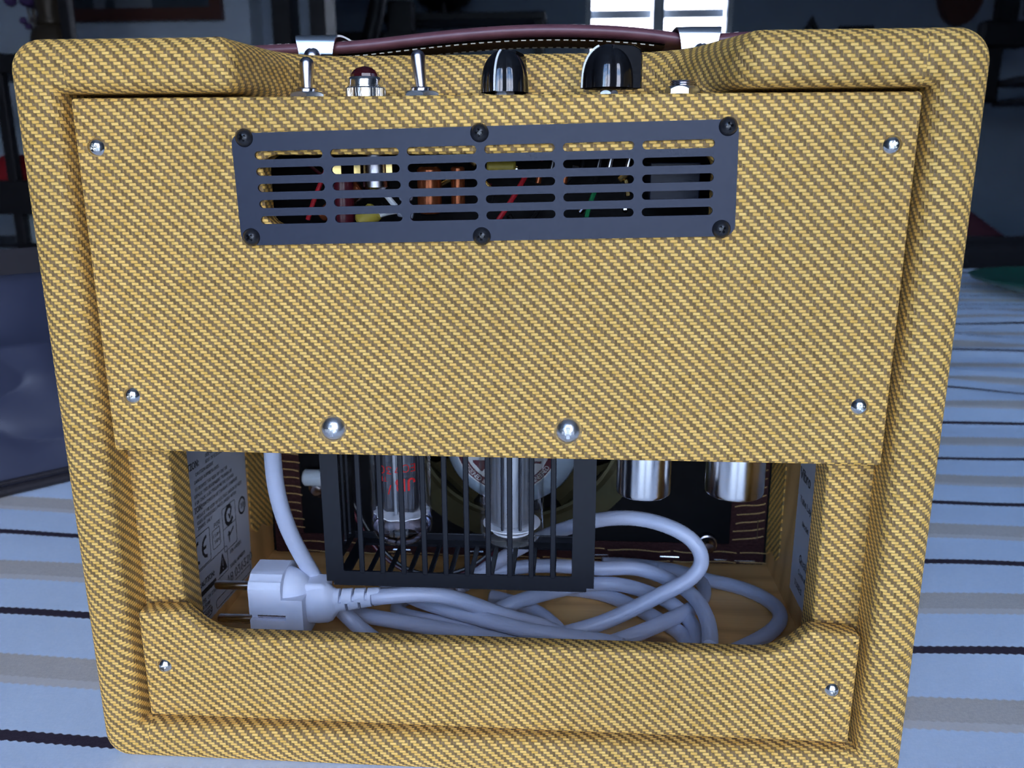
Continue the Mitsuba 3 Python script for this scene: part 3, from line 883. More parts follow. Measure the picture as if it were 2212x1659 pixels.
# ---- valves (tubes)
def valve(x, y, z0, r, kind):
    VT = key_of('vacuum_tube', AMP)
    H = .164 - z0
    rb_ = r * .72
    prof = [(0, 0), (r * .35, .0003)] + [(r - rb_ + rb_ * math.sin(t), rb_ * .75 * (1 - math.cos(t))) for t in np.linspace(.25, math.pi / 2, 9)] + [(r, H * .5), (r, H)]
    add('glass_envelope', lathe(prof, 48, (x, y, z0)), 'glass', VT, label='clear glass envelope')
    if kind == 1:
        pw, pd = r * .62, r * .42
        add('plate', rbox((x - pw, y - pd, z0 + .0166), (x + pw, y + pd, z0 + H - .010), .0035, 2), 'plate_grey', VT, smooth=30)
        for s in (-1, 1):
            add('support_rod', cyl((x + s * pw * 1.06, y, z0 + .006), (x + s * pw * 1.06, y, z0 + H - .004), .0007, 10), 'chrome', VT)
            add('plate_wing', rbox((x + s * pw * .15 - .0008, y - pd - .0014, z0 + .0166), (x + s * pw * .15 + .0008, y - pd + .001, z0 + H - .010), .0004), 'plate_bright', VT)
        mp = sg.Point(0, 0).buffer(r * .93, quad_segs=10)
        mp = mp.intersection(sg.Polygon([(r * (.97 if k % 2 else .86) * math.cos(k * math.pi / 12), r * (.97 if k % 2 else .86) * math.sin(k * math.pi / 12)) for k in range(24)]))
        mm = trimesh.creation.extrude_polygon(mp, .0006); mm.apply_translation((x, y, z0 + .0158))
        add('mica_spacer', mm, 'mica', VT, smooth=False, label='toothed white mica spacer')
        gt = [(r * .50, .0022)] + [(r * .955 - rb_ + rb_ * math.sin(t), .0004 + rb_ * .75 * (1 - math.cos(t))) for t in np.linspace(.55, math.pi / 2, 9)]
        add('getter_film', lathe(gt, 40, (x, y, z0), (0, 0, 1), lambda t: 1 + .004 * np.sin(9 * t)), 'getter', VT, label='mirror-like getter film in the tip')
        ink = []
        for s, h, ph, zz, bold in (('EO7', .0040, -.36, .0440, False), ('3C', .0040, .30, .0432, False), ('JB', .0062, -.36, .0355, True), ('TM', .0026, .40, .0385, False), ('/', .0040, .16, .0330, True)):
            tm = text(s, h, .00015, bold)
            cx_ = (tm.bounds[0][0] + tm.bounds[1][0]) / 2
            v = tm.vertices
            # the valve hangs upside down, so its print does too
            phi = -math.pi / 2 - (v[:, 0] - cx_) / r - ph
            tm.vertices = np.stack([x + (r + .0001 + v[:, 2]) * np.cos(phi), y + (r + .0001 + v[:, 2]) * np.sin(phi), z0 + zz + h / 2 - v[:, 1]], -1)
            ink.append(tm)
        add('red_lettering', cat_(ink), 'red_ink', VT, smooth=False, label='red upside-down lettering')
    else:
        add('plate', lathe([(0, 0), (r * .68, 0), (r * .70, .001), (r * .70, H - .022), (0, H - .022)], 40, (x, y, z0 + .012)), 'plate_bright', VT, smooth=30)
        for t in (-1.9, -1.15):
            add('support_rod', cyl((x + r * .74 * math.cos(t), y + r * .74 * math.sin(t), z0 + .010), (x + r * .74 * math.cos(t), y + r * .74 * math.sin(t), z0 + H - .006), .0008, 10), 'plate_grey', VT)
        mm = trimesh.creation.cylinder(radius=r * .90, height=.0007, sections=32); mm.apply_translation((x, y, z0 + .0108))
        add('mica_spacer', mm, 'mica', VT, smooth=25, label='round white mica spacer')
        add('getter_ring', lathe([(r * .45, 0), (r * .62, 0), (r * .62, .001), (r * .45, .001), (r * .45, 0)], 36, (x, y, z0 + .0065)), 'mica', VT)
    add('base', lathe([(0, 0), (r * 1.02, 0), (r * 1.04, .0015), (r * 1.04, .012), (0, .012)], 40, (x, y, z0 + H - .012)), 'black_metal', VT)
    tag(VT, 'vacuum tube with red print, hanging upside down in the cage' if kind == 1 else 'vacuum tube with a bright plate, hanging upside down in the cage')


valve(-.0505, .0660, .0782, .0152, 1)
valve(.0056, .0660, .0785, .0160, 2)

# ---- tube cage of pressed black steel: frame, bars that run down the front and back along the floor
CG = key_of('tube_cage', AMP)
cx0, cx1, cz0, cz1, cy0, cy1 = -.0836, .0468, .0650, .1640, .0400, .0930
fr = rrect(cx0, cz0 + .0008, cx1, cz1, .0014).difference(rrect(cx0 + .0086, cz0 + .0078, cx1 - .0106, cz1 + .02, .0009))
fr = fr.difference(sg.box(cx0 - .001, cz0 - .001, cx0 + .0036, cz0 + .0022)).difference(sg.box(cx1 - .0040, cz0 - .001, cx1 + .001, cz0 + .0022))
add('front_frame', extrude(fr, cy0, cy0 + .0012), 'cage_paint', CG, smooth=25)
inner0, inner1 = cx0 + .0086, cx1 - .0106
nb = 10
pitch = (inner1 - inner0 + .0022) / (nb + 1)
for k in range(1, nb + 1):
    xb = inner0 - .0011 + pitch * k
    add('bar', cat_([rbox((xb - .0013, cy0 - .0002, cz0 + .0068), (xb + .0013, cy0 + .0012, cz1), .0005)]), 'cage_paint', CG, smooth=30)
    add('floor_bar', rbox((xb - .0013, cy0 + .004, cz0), (xb + .0013, cy1 - .006, cz0 + .0012), .0004), 'cage_paint', CG, smooth=30)
add('floor_frame', (lambda m: m)(extrude(rrect(cx0 + .003, cy0 + .0004, cx1 - .0035, cy1, .001).difference(rrect(inner0, cy0 + .0062, inner1, cy1 - .0075, .0009)), 0, .0012).apply_transform(
    np.array([[1, 0, 0, 0], [0, 0, 1, 0], [0, -1, 0, cz0 + .0012], [0, 0, 0, 1.]]))), 'cage_paint', CG, smooth=25)
for xs_ in (cx0, cx1 - .0012):
    poly = rrect(cy0 + .0008, cz0 + .002, cy1, cz1, .001)
    poly = poly.difference(unary_union([rrect(cy0 + .0105 + .0092 * k, cz0 + .007, cy0 + .0165 + .0092 * k, cz1 + .01, .0008) for k in range(4)]))
    m = extrude(poly, 0, .0012)
    m.vertices = np.stack([xs_ + m.vertices[:, 1], m.vertices[:, 0], m.vertices[:, 2]], -1); m.invert()
    add('side_panel', m, 'cage_paint', CG, smooth=25)
add('back_rail', rbox((cx0, cy1 - .0012, cz0 + .0008), (cx1, cy1, cz0 + .0052), .0005), 'cage_paint', CG)
tag(CG, 'black slotted steel cage around the tubes')

part('speaker_wire', tube([[-.0909, .12, .0766], [-.0804, .118, .0575], [-.0694, .115, .0446], [-.0556, .112, .0372], [-.0394, .112, .0353], [-.0236, .115, .0384], [-.0105, .12, .0469], [-.0059, .13, .0541]], .0011, 8), 'black_metal', label='thin black speaker wire behind the cage')
part('speaker_wire', tube([[-.0945, .125, .0745], [-.084, .123, .0528], [-.0718, .12, .0397], [-.0561, .117, .0322], [-.0386, .117, .0307], [-.0221, .12, .0347], [-.0088, .125, .0439], [-.0034, .133, .0528]], .0011, 8), 'wine_part', label='thin dark red speaker wire behind the cage')

# ---- chrome valve shields
for x, y, r, z0 in ((.0708, .0640, .0133, .1080), (.1158, .0690, .0144, .1070)):
    add('tube_shield', lathe([(r * .55, .002), (r * .58, .0004), (r * .62, 0), (r * .93, 0), (r * .985, .0006), (r, .0020), (r, .0575), (0, .0575)], 64, (x, y, z0)), 'bright_chrome', AMP, label='polished chrome shield can, ' + ('left' if r < .014 else 'right') + ' of two')


# ---- printed labels inside the cabinet walls
def on_left_wall(m, lift=0.):
    """(u, v, w) to the left inner wall: u runs into the depth (y), v up, w off the wall"""
    v = m.vertices
    c, s = math.cos(math.radians(-3.2)), math.sin(math.radians(-3.2))
    y, z = v[:, 0] - .100, v[:, 1] - .070
    m = m.copy()
    m.vertices = np.stack([-W + BT + .0003 + lift + v[:, 2], .100 + c * y - s * z, .070 + s * y + c * z], -1)
    m.faces = m.faces
    if np.linalg.det(np.array([[0, 0, 1.], [c, -s, 0], [s, c, 0]])) < 0: m.invert()
    return m


def flat(poly, d=.0002):
    return cat_([trimesh.creation.extrude_polygon(g, d, engine='earcut') for g in getattr(poly, 'geoms', [poly])])


WL = add('warning_label', on_left_wall(flat(sg.Polygon([(.048, .022), (.140, .022), (.140, .107), (.1375, .110), (.1375, .150), (.048, .150)]), .0003)), 'paper', AMP, smooth=False, label='white warning label on the inside of the left wall')
L = []


def put(s, u, v, h, bold=False):
    m = text(s, h, .00015, bold); m.apply_translation((u, v, .0003)); L.append(m)


def putp(poly):
    m = flat(poly, .00015); m.apply_translation((0, 0, .0003)); L.append(m)


def frame(x0, z0, x1, z1, r=.0015, t=.0004):
    putp(rrect(x0, z0, x1, z1, r).difference(rrect(x0 + t, z0 + t, x1 - t, z1 - t, max(r - t, .0003))))


put('ACTION:', .0560, .1100, .0036, True)
put('OCK DO NOT OPEN', .0850, .1120, .0019); put('RISK OF ELECTRIC SH', .0850, .1086, .0019); put('CAUTION RISQUE', .0720, .1052, .0019)
put('DANGER SUPPRESS AVIS', .0700, .1014, .0019)
put('TO REDUCE THE RISK OF FIRE OR', .0700, .0972, .0019); put('EXPOSE THIS EQUIPMENT TO RAIN OR', .0690, .0937, .0019)
put('E DE CHOC ELECTRIQUE NE PAS OUVRIR', .0690, .0902, .0019)
put('ION:', .0680, .0858, .0032, True); put('SURTENSION DE COURANT CHANGER', .0775, .0866, .0019)
put('REDUCE THE RISK OF ELECTRIC SHOCK DO NOT', .0700, .0822, .0019); put('USER SERVICEABLE PARTS INSIDE REFER', .0700, .0790, .0019)
put('SONNEL ONLY', .0700, .0758, .0019)
# CE mark, drawn as arcs
arc_ = lambda cx_, cz_, r, w, t0, t1: sg.LineString([(cx_ + r * math.cos(t), cz_ + r * math.sin(t)) for t in np.linspace(t0, t1, 16)]).buffer(w / 2, cap_style=2)
putp(unary_union([arc_(.0795, .0640, .0055, .0017, .5 * math.pi, 1.5 * math.pi), sg.box(.0745, .0632, .0785, .0648), arc_(.0695, .0640, .0055, .0017, .5 * math.pi, 1.5 * math.pi)]))
frame(.0600, .0545, .0840, .0735)
put('FUSE', .0900, .0700, .0024); frame(.0868, .0580, .0975, .0690); put('F 1.0A L', .0880, .0645, .0018); put('250V', .0895, .0607, .0020)
frame(.1015, .0505, .1205, .0765)
putp(sg.LineString([(.1015, .0640), (.1205, .0640)]).buffer(.0002))
putp(unary_union([arc_(.1110, .0700, .0052, .0023, .3 * math.pi, 1.85 * math.pi), sg.LineString([(.1105, .0705), (.1120, .0680), (.1150, .0735)]).buffer(.0006)]))
putp(unary_union([sg.Polygon([(.1070, .0585), (.1095, .0610), (.1120, .0585)]), sg.box(.1088, .0540, .1100, .0590), sg.LineString([(.1100, .0580), (.1160, .0610)]).buffer(.0005)]))
putp(sg.Point(.1305, .0690).buffer(.0054).difference(sg.Point(.1305, .0690).buffer(.0041))); put('10', .1283, .0676, .0030, True)
put('P/N 440003', .1090, .0470, .0021); put('SERIAL NUMBER', .1075, .0385, .0021); put('AB 036320', .1020, .0305, .0052)
tri = sg.Polygon([(.0925, .0410), (.1040, .0410), (.0982, .0520)])
putp(tri.difference(unary_union([sg.box(.0978, .0443, .0986, .0492), sg.Point(.0982, .0428).buffer(.0006)])))
frame(.0600, .0390, .1055, .0540)
put('CAUTION:', .0660, .0440, .0030, True); putp(sg.box(.0600, .0395, .0880, .0418))
put('FOR USE ON 230V', .0620, .0345, .0022); put('POWER 50W', .0600, .0312, .0022); frame(.0560, .0245, .0800, .0298); put('230V 50Hz', .0600, .0258, .0028)
frame(.0860, .0235, .1380, .0288)
add('lettering', on_left_wall(cat_(L)), 'ink', WL, smooth=False)


def on_right_wall(m, lift=0.):
    v = m.vertices
    m = m.copy()
    m.vertices = np.stack([W - BT - .0003 - lift - v[:, 2], .1200 - v[:, 0], v[:, 1]], -1)
    if np.linalg.det(np.array([[0, 0, -1.], [-1, 0, 0], [0, 1, 0]])) < 0: m.invert()
    return m


TC = add('tube_chart', on_right_wall(flat(sg.Polygon([(0.001, .030), (.060, .030), (.060, .1180), (.011, .1180), (.0025, .1060)]), .0003)), 'paper', AMP, smooth=False, label='white paper chart on the inside of the right wall')
L = []
for s, u, v, h, b in (('Vibro', .0035, .0985, .0058, True), ('Tube Layout', .0075, .0855, .0036, False), ('Model', .0150, .0740, .0030, False), ('Quality', .0150, .0530, .0046, False), ('Control', .0150, .0460, .0030, False), ('TUBES', .0095, .0370, .0034, False)):
    put(s, u, v, h, b)
add('lettering', on_right_wall(cat_(L)), 'ink', TC, smooth=False)

# ------------------------------------------------------------------ the power cord with its plug, coiled in the cabinet
PC = thing('power_cord', 'light grey power cord with a two-pin plug, coiled on the pine floor inside the amplifier', 'power cord')
STRANDS = [
    [[-.1055, .04, .1500], [-.1067, .042, .1273], [-.1075, .047, .1087], [-.1054, .054, .086], [-.1008, .061, .0661], [-.0959, .066, .0513], [-.0884, .068, .0388], [-.0792, .066, .0302], [-.0685, .06, .0251], [-.0524, .052, .0212]],
    [[-.0650, .055, .0508], [-.052, .056, .0518], [-.036, .06, .0506], [-.0222, .064, .046], [-.0097, .07, .038], [.0059, .0745, .03], [.0206, .0798, .023], [.0344, .0759, .0190], [.0453, .0623, .0190]],
    [[-.0259, .1315, .019], [-.0445, .1246, .019], [-.0579, .1138, .0195], [-.0623, .1019, .02], [-.0577, .0893, .022], [-.0425, .0799, .024], [-.0212, .0719, .025], [.0037, .0634, .025], [.0238, .055, .025]],
    [[-.0726, .1134, .027], [-.0587, .0988, .03], [-.0438, .0819, .034], [-.0235, .0719, .034], [-.0027, .0628, .034], [.0171, .0554, .034], [.0427, .0501, .034], [.0618, .0445, .034]],
    [[-.0938, .0942, .022], [-.081, .0809, .026], [-.0639, .0731, .028], [-.036, .0642, .029], [-.0085, .0548, .03], [.01, .0477, .03]],
    [[-.0305, .1144, .024], [-.0175, .1202, .03], [-.0001, .124, .034], [.0217, .1249, .036], [.0407, .1243, .036], [.0568, .1235, .036], [.0703, .125, .036], [.0829, .1219, .035], [.0937, .1138, .034], [.1023, .1027, .033], [.1069, .0842, .033], [.1074, .0664, .033], [.1045, .0471, .033]],
    [[-.0259, .1106, .03], [-.0104, .118, .0385], [.0058, .118, .0498], [.0218, .116, .0593], [.0375, .114, .0666], [.0488, .112, .0709], [.0599, .108, .0746], [.0737, .104, .0761], [.0876, .099, .0746], [.0986, .096, .0698], [.1048, .094, .0628], [.1056, .093, .0546], [.0989, .09, .0474], [.0865, .087, .0412], [.0697, .083, .0332], [.0529, .079, .0266], [.0356, .076, .0219], [.0161, .07, .0192], [-.002, .062, .0190]],
    [[.0559, .1639, .0190], [.0791, .1628, .0190], [.0959, .1581, .0190], [.1093, .151, .0190], [.1223, .1446, .0190], [.137, .1374, .0190], [.1492, .1244, .0192], [.1533, .1091, .02], [.1502, .0955, .0205], [.1409, .0826, .0205], [.1273, .0705, .0205], [.110, .056, .0205]],
    [[.034, .042, .027], [.0473, .0524, .027], [.0606, .061, .027], [.079, .0748, .027], [.0941, .0894, .026], [.1057, .1054, .023], [.1134, .1234, .0197], [.1155, .1357, .0192], [.1132, .147, .0190], [.1042, .1555, .0190], [.0903, .1597, .0190]],
    [[-.0154, .0868, .021], [-.0064, .0875, .026], [.0049, .0907, .03], [.0249, .1064, .029], [.0394, .1157, .028], [.0543, .1224, .027], [.0687, .12, .027], [.0823, .1115, .027], [.0922, .1033, .026], [.0982, .0956, .024], [.1022, .0866, .022], [.1022, .068, .02], [.100, .050, .0195]],
    [[.0217, .1291, .0190], [.0382, .1289, .0190], [.0545, .1243, .0190], [.0686, .1143, .0190], [.0817, .1011, .0190], [.089, .0927, .0190], [.0951, .084, .0190], [.0973, .0705, .0190], [.0975, .052, .0190]],
    [[-.0105, .117, .0190], [.0063, .1094, .0190], [.0186, .0997, .0190], [.0267, .0883, .0190], [.0330, .0760, .0190], [.038, .060, .0190]],
]
add('cable', cat_(tube(s, .0041, 18, 14 * len(s)) for s in STRANDS), 'cord_grey', PC, smooth=True)
PG = key_of('plug', PC)
px0, py, pz = -.1250, .0560, .0482
sec = sg.Polygon([(-.0138, -.0165), (-.0138, .0118), (-.0122, .0150), (-.0108, .0155), (-.0085, .0176), (-.0060, .0184), (.0060, .0184), (.0110, .0160), (.0140, .0110), (.0140, -.0150), (.0110, -.0172), (-.0110, -.0172)])


def along_x(poly, x0, x1):
    m = trimesh.creation.extrude_polygon(poly, x1 - x0, engine='earcut')
    v = m.vertices
    m.vertices = np.stack([x0 + v[:, 2], py + v[:, 0], pz + v[:, 1]], -1)
    if m.volume < 0: m.invert()
    return m


low = sec.intersection(sg.box(-.02, -.02, .02, .0062))
slot = box((px0 - .004, py - .03, pz - .0052), (px0 + .0185, py - .0108, pz - .0022))
dome = lathe([(0, 0), (.0176, 0), (.0170, .0026), (.0150, .0070), (.0118, .0104), (.0075, .0128), (0, .0128)], 56, (0, 0, 0), (1, 0, 0))
dome.vertices = dome.vertices * [1, .70, 1] + [px0 + .0158, py, pz]
body = trimesh.boolean.union([along_x(sec, px0, px0 + .0166), along_x(low, px0 + .0140, px0 + .0272),
                              dome], engine='manifold')
body = diff(body, slot)
add('body', body, 'plug_grey', PG, smooth=24, label='grey plug body with a stepped flat side')
add('neck', rbox((px0 + .0235, py - .0052, pz + .0005), (px0 + .0370, py + .0090, pz + .0105), .0025, 2), 'plug_grey', PG)
grip = lathe([(0, 0), (.0105, 0), (.0112, .0050), (.0113, .0095), (.0104, .0120), (.0070, .0150), (.0063, .0160), (.0058, .0240), (.0052, .0310), (.0048, .0380), (.0044, .0388), (0, .0388)], 48, (0, 0, 0), (1, 0, 0))
grip.vertices = grip.vertices * [1, .68, 1]
R_ = trimesh.transformations.rotation_matrix(math.radians(-8.0), [0, 1, 0])
grip.apply_transform(R_); grip.apply_translation((px0 + .0258, py - .001, pz - .0020))
cuts = []
for k in range(6):
    xx = px0 + .0430 + .0033 * k
    zc_ = pz - .0020 + .14 * (xx - px0 - .0258)
    cuts.append(box((xx, py - .02, zc_ + (.0003 if k % 2 == 0 else -.009)), (xx + .0014, py + .02, zc_ + (.009 if k % 2 == 0 else -.0003))))
core = cyl((px0 + .032, py - .001, pz - .0011), (px0 + .0640, py - .001, pz + .0033), .0024)
add('grip', trimesh.boolean.union([diff(grip, *cuts), core], engine='manifold'), 'plug_grey', PG, smooth=28, label='tapering slotted grip of the plug')
for dz in (.0081, -.0109):
    add('pin', lathe([(0, .0215), (.0016, .0213), (.0023, .0203), (.0024, 0), (0, 0)], 28, (px0 + .0002, py - .003, pz + dz), (-1, 0, 0)), 'bright_chrome', PG, label='round metal contact pin')
add('earth_clip', rbox((px0 + .0032, py - .0118, pz - .0049), (px0 + .0180, py - .0106, pz - .0026), .0004), 'chrome', PG, label='metal earth contact in the plug slot')
tag(PG, 'grey two-pin mains plug')


# ------------------------------------------------------------------ table and cloth
def cloth_color(p, n, uv):
    x, y = p.x, p.y
    wav = .004 * (noise(x * 5, 1.5, 0.) - .5) + .010 * (noise(x * 1.9, 7.) - .5) + .0004 * dr.sin(x * 2 * math.pi / .0046)
    yy = y + wav - .0085 - .012 * smoothstep(.2, .5, x) * 0
    k = dr.floor(yy / .1115 + .5)
    d = yy - k * .1115
    dark = 1 - smoothstep(.0034, .0041, dr.abs(d))
    e = dr.abs(d)
    # beige band between two dark stripes, its far half darker
    f = d - .0530 + .1115 * (1 - smoothstep(-.01, .01, d))
    band = 1 - smoothstep(.0125, .0140, dr.abs(f))
    weave_ = noise(x * 2200, y * 900) * .5 + noise(x * 500, y * 2600) * .5
    base = mix((.63, .75, .90), (.73, .83, .96), weave_)
    bg = mix((.54, .49, .44), (.68, .62, .55), weave_)
    bg = mix(bg, mi.Color3f(.78, .75, .72), smoothstep(.004, .007, f) * .0 + (1 - smoothstep(-.0075, -.0060, f)) * .55)
    c = base * (1 - band) + bg * band
    return c * (1 - dark) + mix((.035, .025, .04), (.06, .045, .06), weave_) * dark


scene['cloth'] = principled(proc(cloth_color), .8, spec=.2, sheen=.3)
TX0, TX1, TY0, TY1, TZ = -1.15, 1.75, -.255, 1.82, -.0052
xs = np.r_[np.linspace(TX0, -.62, 18), np.linspace(-.6, .8, 150), np.linspace(.82, TX1, 40)]
ys = np.r_[np.linspace(TY0, 1.0, 150), np.linspace(1.01, TY1, 70)]
X, Y = np.meshgrid(xs, ys, indexing='ij')
P = np.stack([X, Y, np.zeros_like(X)], -1)
away = np.clip(np.maximum(np.maximum(np.abs(X) - .185, -.012 - Y), Y - .205) / .12, 0, 1)
z = TZ + away * (.0050 * (meshkit.noise(P * [7, 7, 1], 5) - .35) + .0016 * (meshkit.noise(P * [18, 24, 1], 6) - .5))
z += .0035 * np.exp(-(((X * .55 + .84 * (Y - .10)) - .17 - .02 * np.sin(9 * X)) / .012) ** 2) * np.clip((X - .24) / .05, 0, 1) * 0
far = np.clip((Y - .48) / .2, 0, 1) * np.clip((X - .15) / .15, 0, 1) * np.clip(np.hypot(X - 1.035, Y - 1.44) / .15 - 1.3, 0, 1)
z += far * (.022 * (meshkit.noise(P * [2.6, 13, 1], 9) - .25) + .010 * (meshkit.noise(P * [5, 30, 1], 2) - .5))
z = np.maximum(z, TZ - .0004)
Vt = np.stack([X, Y, z], -1).reshape(-1, 3)
ft = grid_faces(len(xs), len(ys))
# hanging sides
edges = [(np.arange(len(xs)) * len(ys) + len(ys) - 1), (np.arange(len(ys))), ((len(xs) - 1) * len(ys) + np.arange(len(ys))), (np.arange(len(xs)) * len(ys))]
Vall, Fall, nv = [Vt], [ft], len(Vt)
for e, o in zip(edges, ((0, 1), (-1, 0), (1, 0), (0, -1))):
    p = Vt[e]; k = len(e)
    hang = [p + np.array([o[0] * d, o[1] * d, -h]) + np.array([o[0], o[1], 0]) * (.012 * np.sin(np.arange(k) * .35) * (h / .3))[:, None] for d, h in ((.006, .004), (.012, .02), (.016, .12), (.020, .30))]
    vv = np.stack([p, *hang], 1).reshape(-1, 3)
    Vall.append(vv); Fall.append(grid_faces(k, 5) + nv); nv += len(vv)
add('tablecloth', trimesh.Trimesh(np.vstack(Vall), np.vstack(Fall), process=False), 'cloth', smooth=40, label='pale tablecloth with thin dark and wide beige stripes, spread over the long table', cat='tablecloth')
scene['dark_wood'] = principled((.030, .016, .011), .4)
TB = thing('dining_table', 'long dark wooden table hidden under the striped cloth', 'table')
add('tabletop', rbox((TX0, TY0, TZ - .035), (TX1, TY1, TZ - .002), .004), 'dark_wood', TB)
FZ = -.755
for x in (TX0 + .1, TX1 - .1):
    for y in (TY0 + .1, TY1 - .1):
        add('leg', rbox((x - .035, y - .035, FZ), (x + .035, y + .035, TZ - .035), .004), 'dark_wood', TB)

# ------------------------------------------------------------------ quilted cover beside the amplifier
scene['nylon'] = principled((.036, .040, .072), .50, spec=.45, sheen=.4)
scene['binding'] = principled((.018, .014, .017), .75)
CV = thing('amplifier_cover', 'wrinkled dark grey nylon amplifier cover with brown binding, standing behind the amplifier on the left', 'cover')
A_, B_ = np.array([-.560, .168]), np.array([-.300, .446])
du = (B_ - A_) / np.linalg.norm(B_ - A_); dn = np.array([du[1], -du[0]])     # dn looks to the camera
Lc, Hc, Dc = np.linalg.norm(B_ - A_), .199, .20
nu, nz = 110, 80
us, zs = np.linspace(0, Lc, nu), np.linspace(0, 1, nz)
Ug, Zg = np.meshgrid(us, zs, indexing='ij')
Pq = np.stack([Ug * 9, Zg * 2.2, 0 * Ug], -1)
wr = .012 * (meshkit.fbm(Pq, 3, 4) - .5) + .006 * np.sin((Zg * 3.2 + .5 * np.sin(Ug * 12)) * 3.1) * np.exp(-((Zg - .5) / .28) ** 2)
wr += .010 * (np.abs(meshkit.noise(np.stack([Ug * 14 + Zg * 3, Zg * 4.5 - Ug * 6, 0 * Ug], -1), 8) - .5) ** .7 - .3)
wr *= np.clip(np.minimum(Zg, 1 - Zg) / .12, 0, 1)
crease = .60 + .03 * np.sin(Ug * 11 + 1)
wr += .030 * (1 - np.clip(Zg / crease, 0, 1)) ** .8 - .030 + .034 * np.clip((Zg - crease) / .4, 0, 1)
wr += .004 * (meshkit.noise(np.stack([Ug * 30, Zg * 9 + Ug * 5, 0 * Ug], -1), 12) - .5) * np.exp(-((Zg - .5) / .22) ** 2) * 2
front = np.stack([A_[0] + du[0] * Ug + dn[0] * wr, A_[1] + du[1] * Ug + dn[1] * wr, TZ + .003 + Zg * Hc], -1)
back = np.stack([A_[0] + du[0] * Ug - dn[0] * Dc, A_[1] + du[1] * Ug - dn[1] * Dc, TZ + .003 + Zg * (Hc - .05)], -1)
vf, vb = front.reshape(-1, 3), back.reshape(-1, 3)
g = grid_faces(nu, nz)
tops = np.stack([front[:, -1], back[:, -1]], 1).reshape(-1, 3); side0 = np.stack([front[0], back[0]], 1).reshape(-1, 3); side1 = np.stack([front[-1], back[-1]], 1).reshape(-1, 3)
ms = [trimesh.Trimesh(vf, g, process=False), trimesh.Trimesh(vb, g[:, ::-1], process=False), trimesh.Trimesh(tops, grid_faces(nu, 2), process=False), trimesh.Trimesh(side0, grid_faces(nz, 2), process=False), trimesh.Trimesh(side1, grid_faces(nz, 2), process=False)]
add('shell', cat_(ms), 'nylon', CV, smooth=40)
bp = lambda z, off: [(A_[0] + du[0] * s + dn[0] * off, A_[1] + du[1] * s + dn[1] * off, z) for s in np.linspace(0, Lc, 8)]
for z, off, r in ((TZ + .0065, .002, .0042), (TZ + .0135, .001, .0020)):
    add('piping', tube(bp(z, off), r, 10, 60), 'binding', CV, label='dark piping along the lower edge')
bw = []
for s in np.linspace(0, Lc, 40):
    for off, z in ((.0085, TZ + Hc - .014), (.0090, TZ + Hc + .001), (.0070, TZ + Hc + .006), (-.040, TZ + Hc - .004)):
        bw.append((A_[0] + du[0] * s + dn[0] * off, A_[1] + du[1] * s + dn[1] * off, z))
add('top_binding', trimesh.Trimesh(np.array(bw), grid_faces(40, 4), process=False), 'binding', CV, smooth=50, label='brown binding band along the top edge')

# ------------------------------------------------------------------ the room
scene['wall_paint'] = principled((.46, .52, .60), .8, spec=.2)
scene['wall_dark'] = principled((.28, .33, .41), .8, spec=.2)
scene['floor_tile'] = principled((.10, .07, .05), .5)
scene['white_wood'] = principled((.62, .64, .66), .5)
scene['near_black'] = principled((.010, .009, .010), .5)
scene['red_brown'] = principled((.075, .022, .012), .45)
RX0, RX1, RY0, RY1, RZ1 = -3.6, 4.2, -1.30, 5.4, 1.85
ST = dict(kind='structure')


def struct(name, m, mat, **k):
    return add(name, m, mat, smooth=False, kind='structure', **k)


struct('floor', box((RX0, RY0, FZ - .1), (RX1, RY1 + .2, FZ)), 'floor_tile')
struct('ceiling', box((RX0, RY0, RZ1), (RX1, RY1 + .2, RZ1 + .15)), 'wall_paint')
struct('wall_left', box((RX0 - .15, RY0 - .2, FZ), (RX0, RY1 + .2, RZ1)), 'wall_paint')
struct('wall_right', box((RX1, RY0 - .2, FZ), (RX1 + .15, RY1 + .2, RZ1)), 'wall_paint')
# far wall with a window
wx0, wx1, wz0, wz1 = .105, 1.000, .42, 1.62
ys0, ys1 = RY1, RY1 + .18
wall_far = cat_([box((RX0, ys0, FZ), (wx0, ys1, RZ1)), box((wx1, ys0, FZ), (RX1, ys1, RZ1)), box((wx0, ys0, FZ), (wx1, ys1, wz0)), box((wx0, ys0, wz1), (wx1, ys1, RZ1))])
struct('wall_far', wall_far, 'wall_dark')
W1 = key_of('window_1'); tag(W1, kind='structure')
fw = [box((wx0, ys0 - .01, wz0), (wx0 + .035, ys0 + .05, wz1)), box((wx1 - .035, ys0 - .01, wz0), (wx1, ys0 + .05, wz1)), box((wx0, ys0 - .01, wz1 - .05), (wx1, ys0 + .05, wz1)), box((wx0, ys0 - .01, wz0), (wx1, ys0 + .05, wz0 + .05)), box(((wx0 + wx1) / 2 - .035, ys0 - .012, wz0), ((wx0 + wx1) / 2 + .035, ys0 + .05, wz1))]
add('frame', cat_(fw), 'white_wood', W1, smooth=False)
mid = (wx0 + wx1) / 2
for x0, x1 in ((wx0 + .035, mid - .035), (mid + .035, wx1 - .035)):
    for k in range(9):
        z = wz0 + .075 + k * .125
        add('shutter_slat', rbox((x0, ys0 + .09, z), (x1, ys0 + .105, z + .052), .004), 'white_wood', W1)
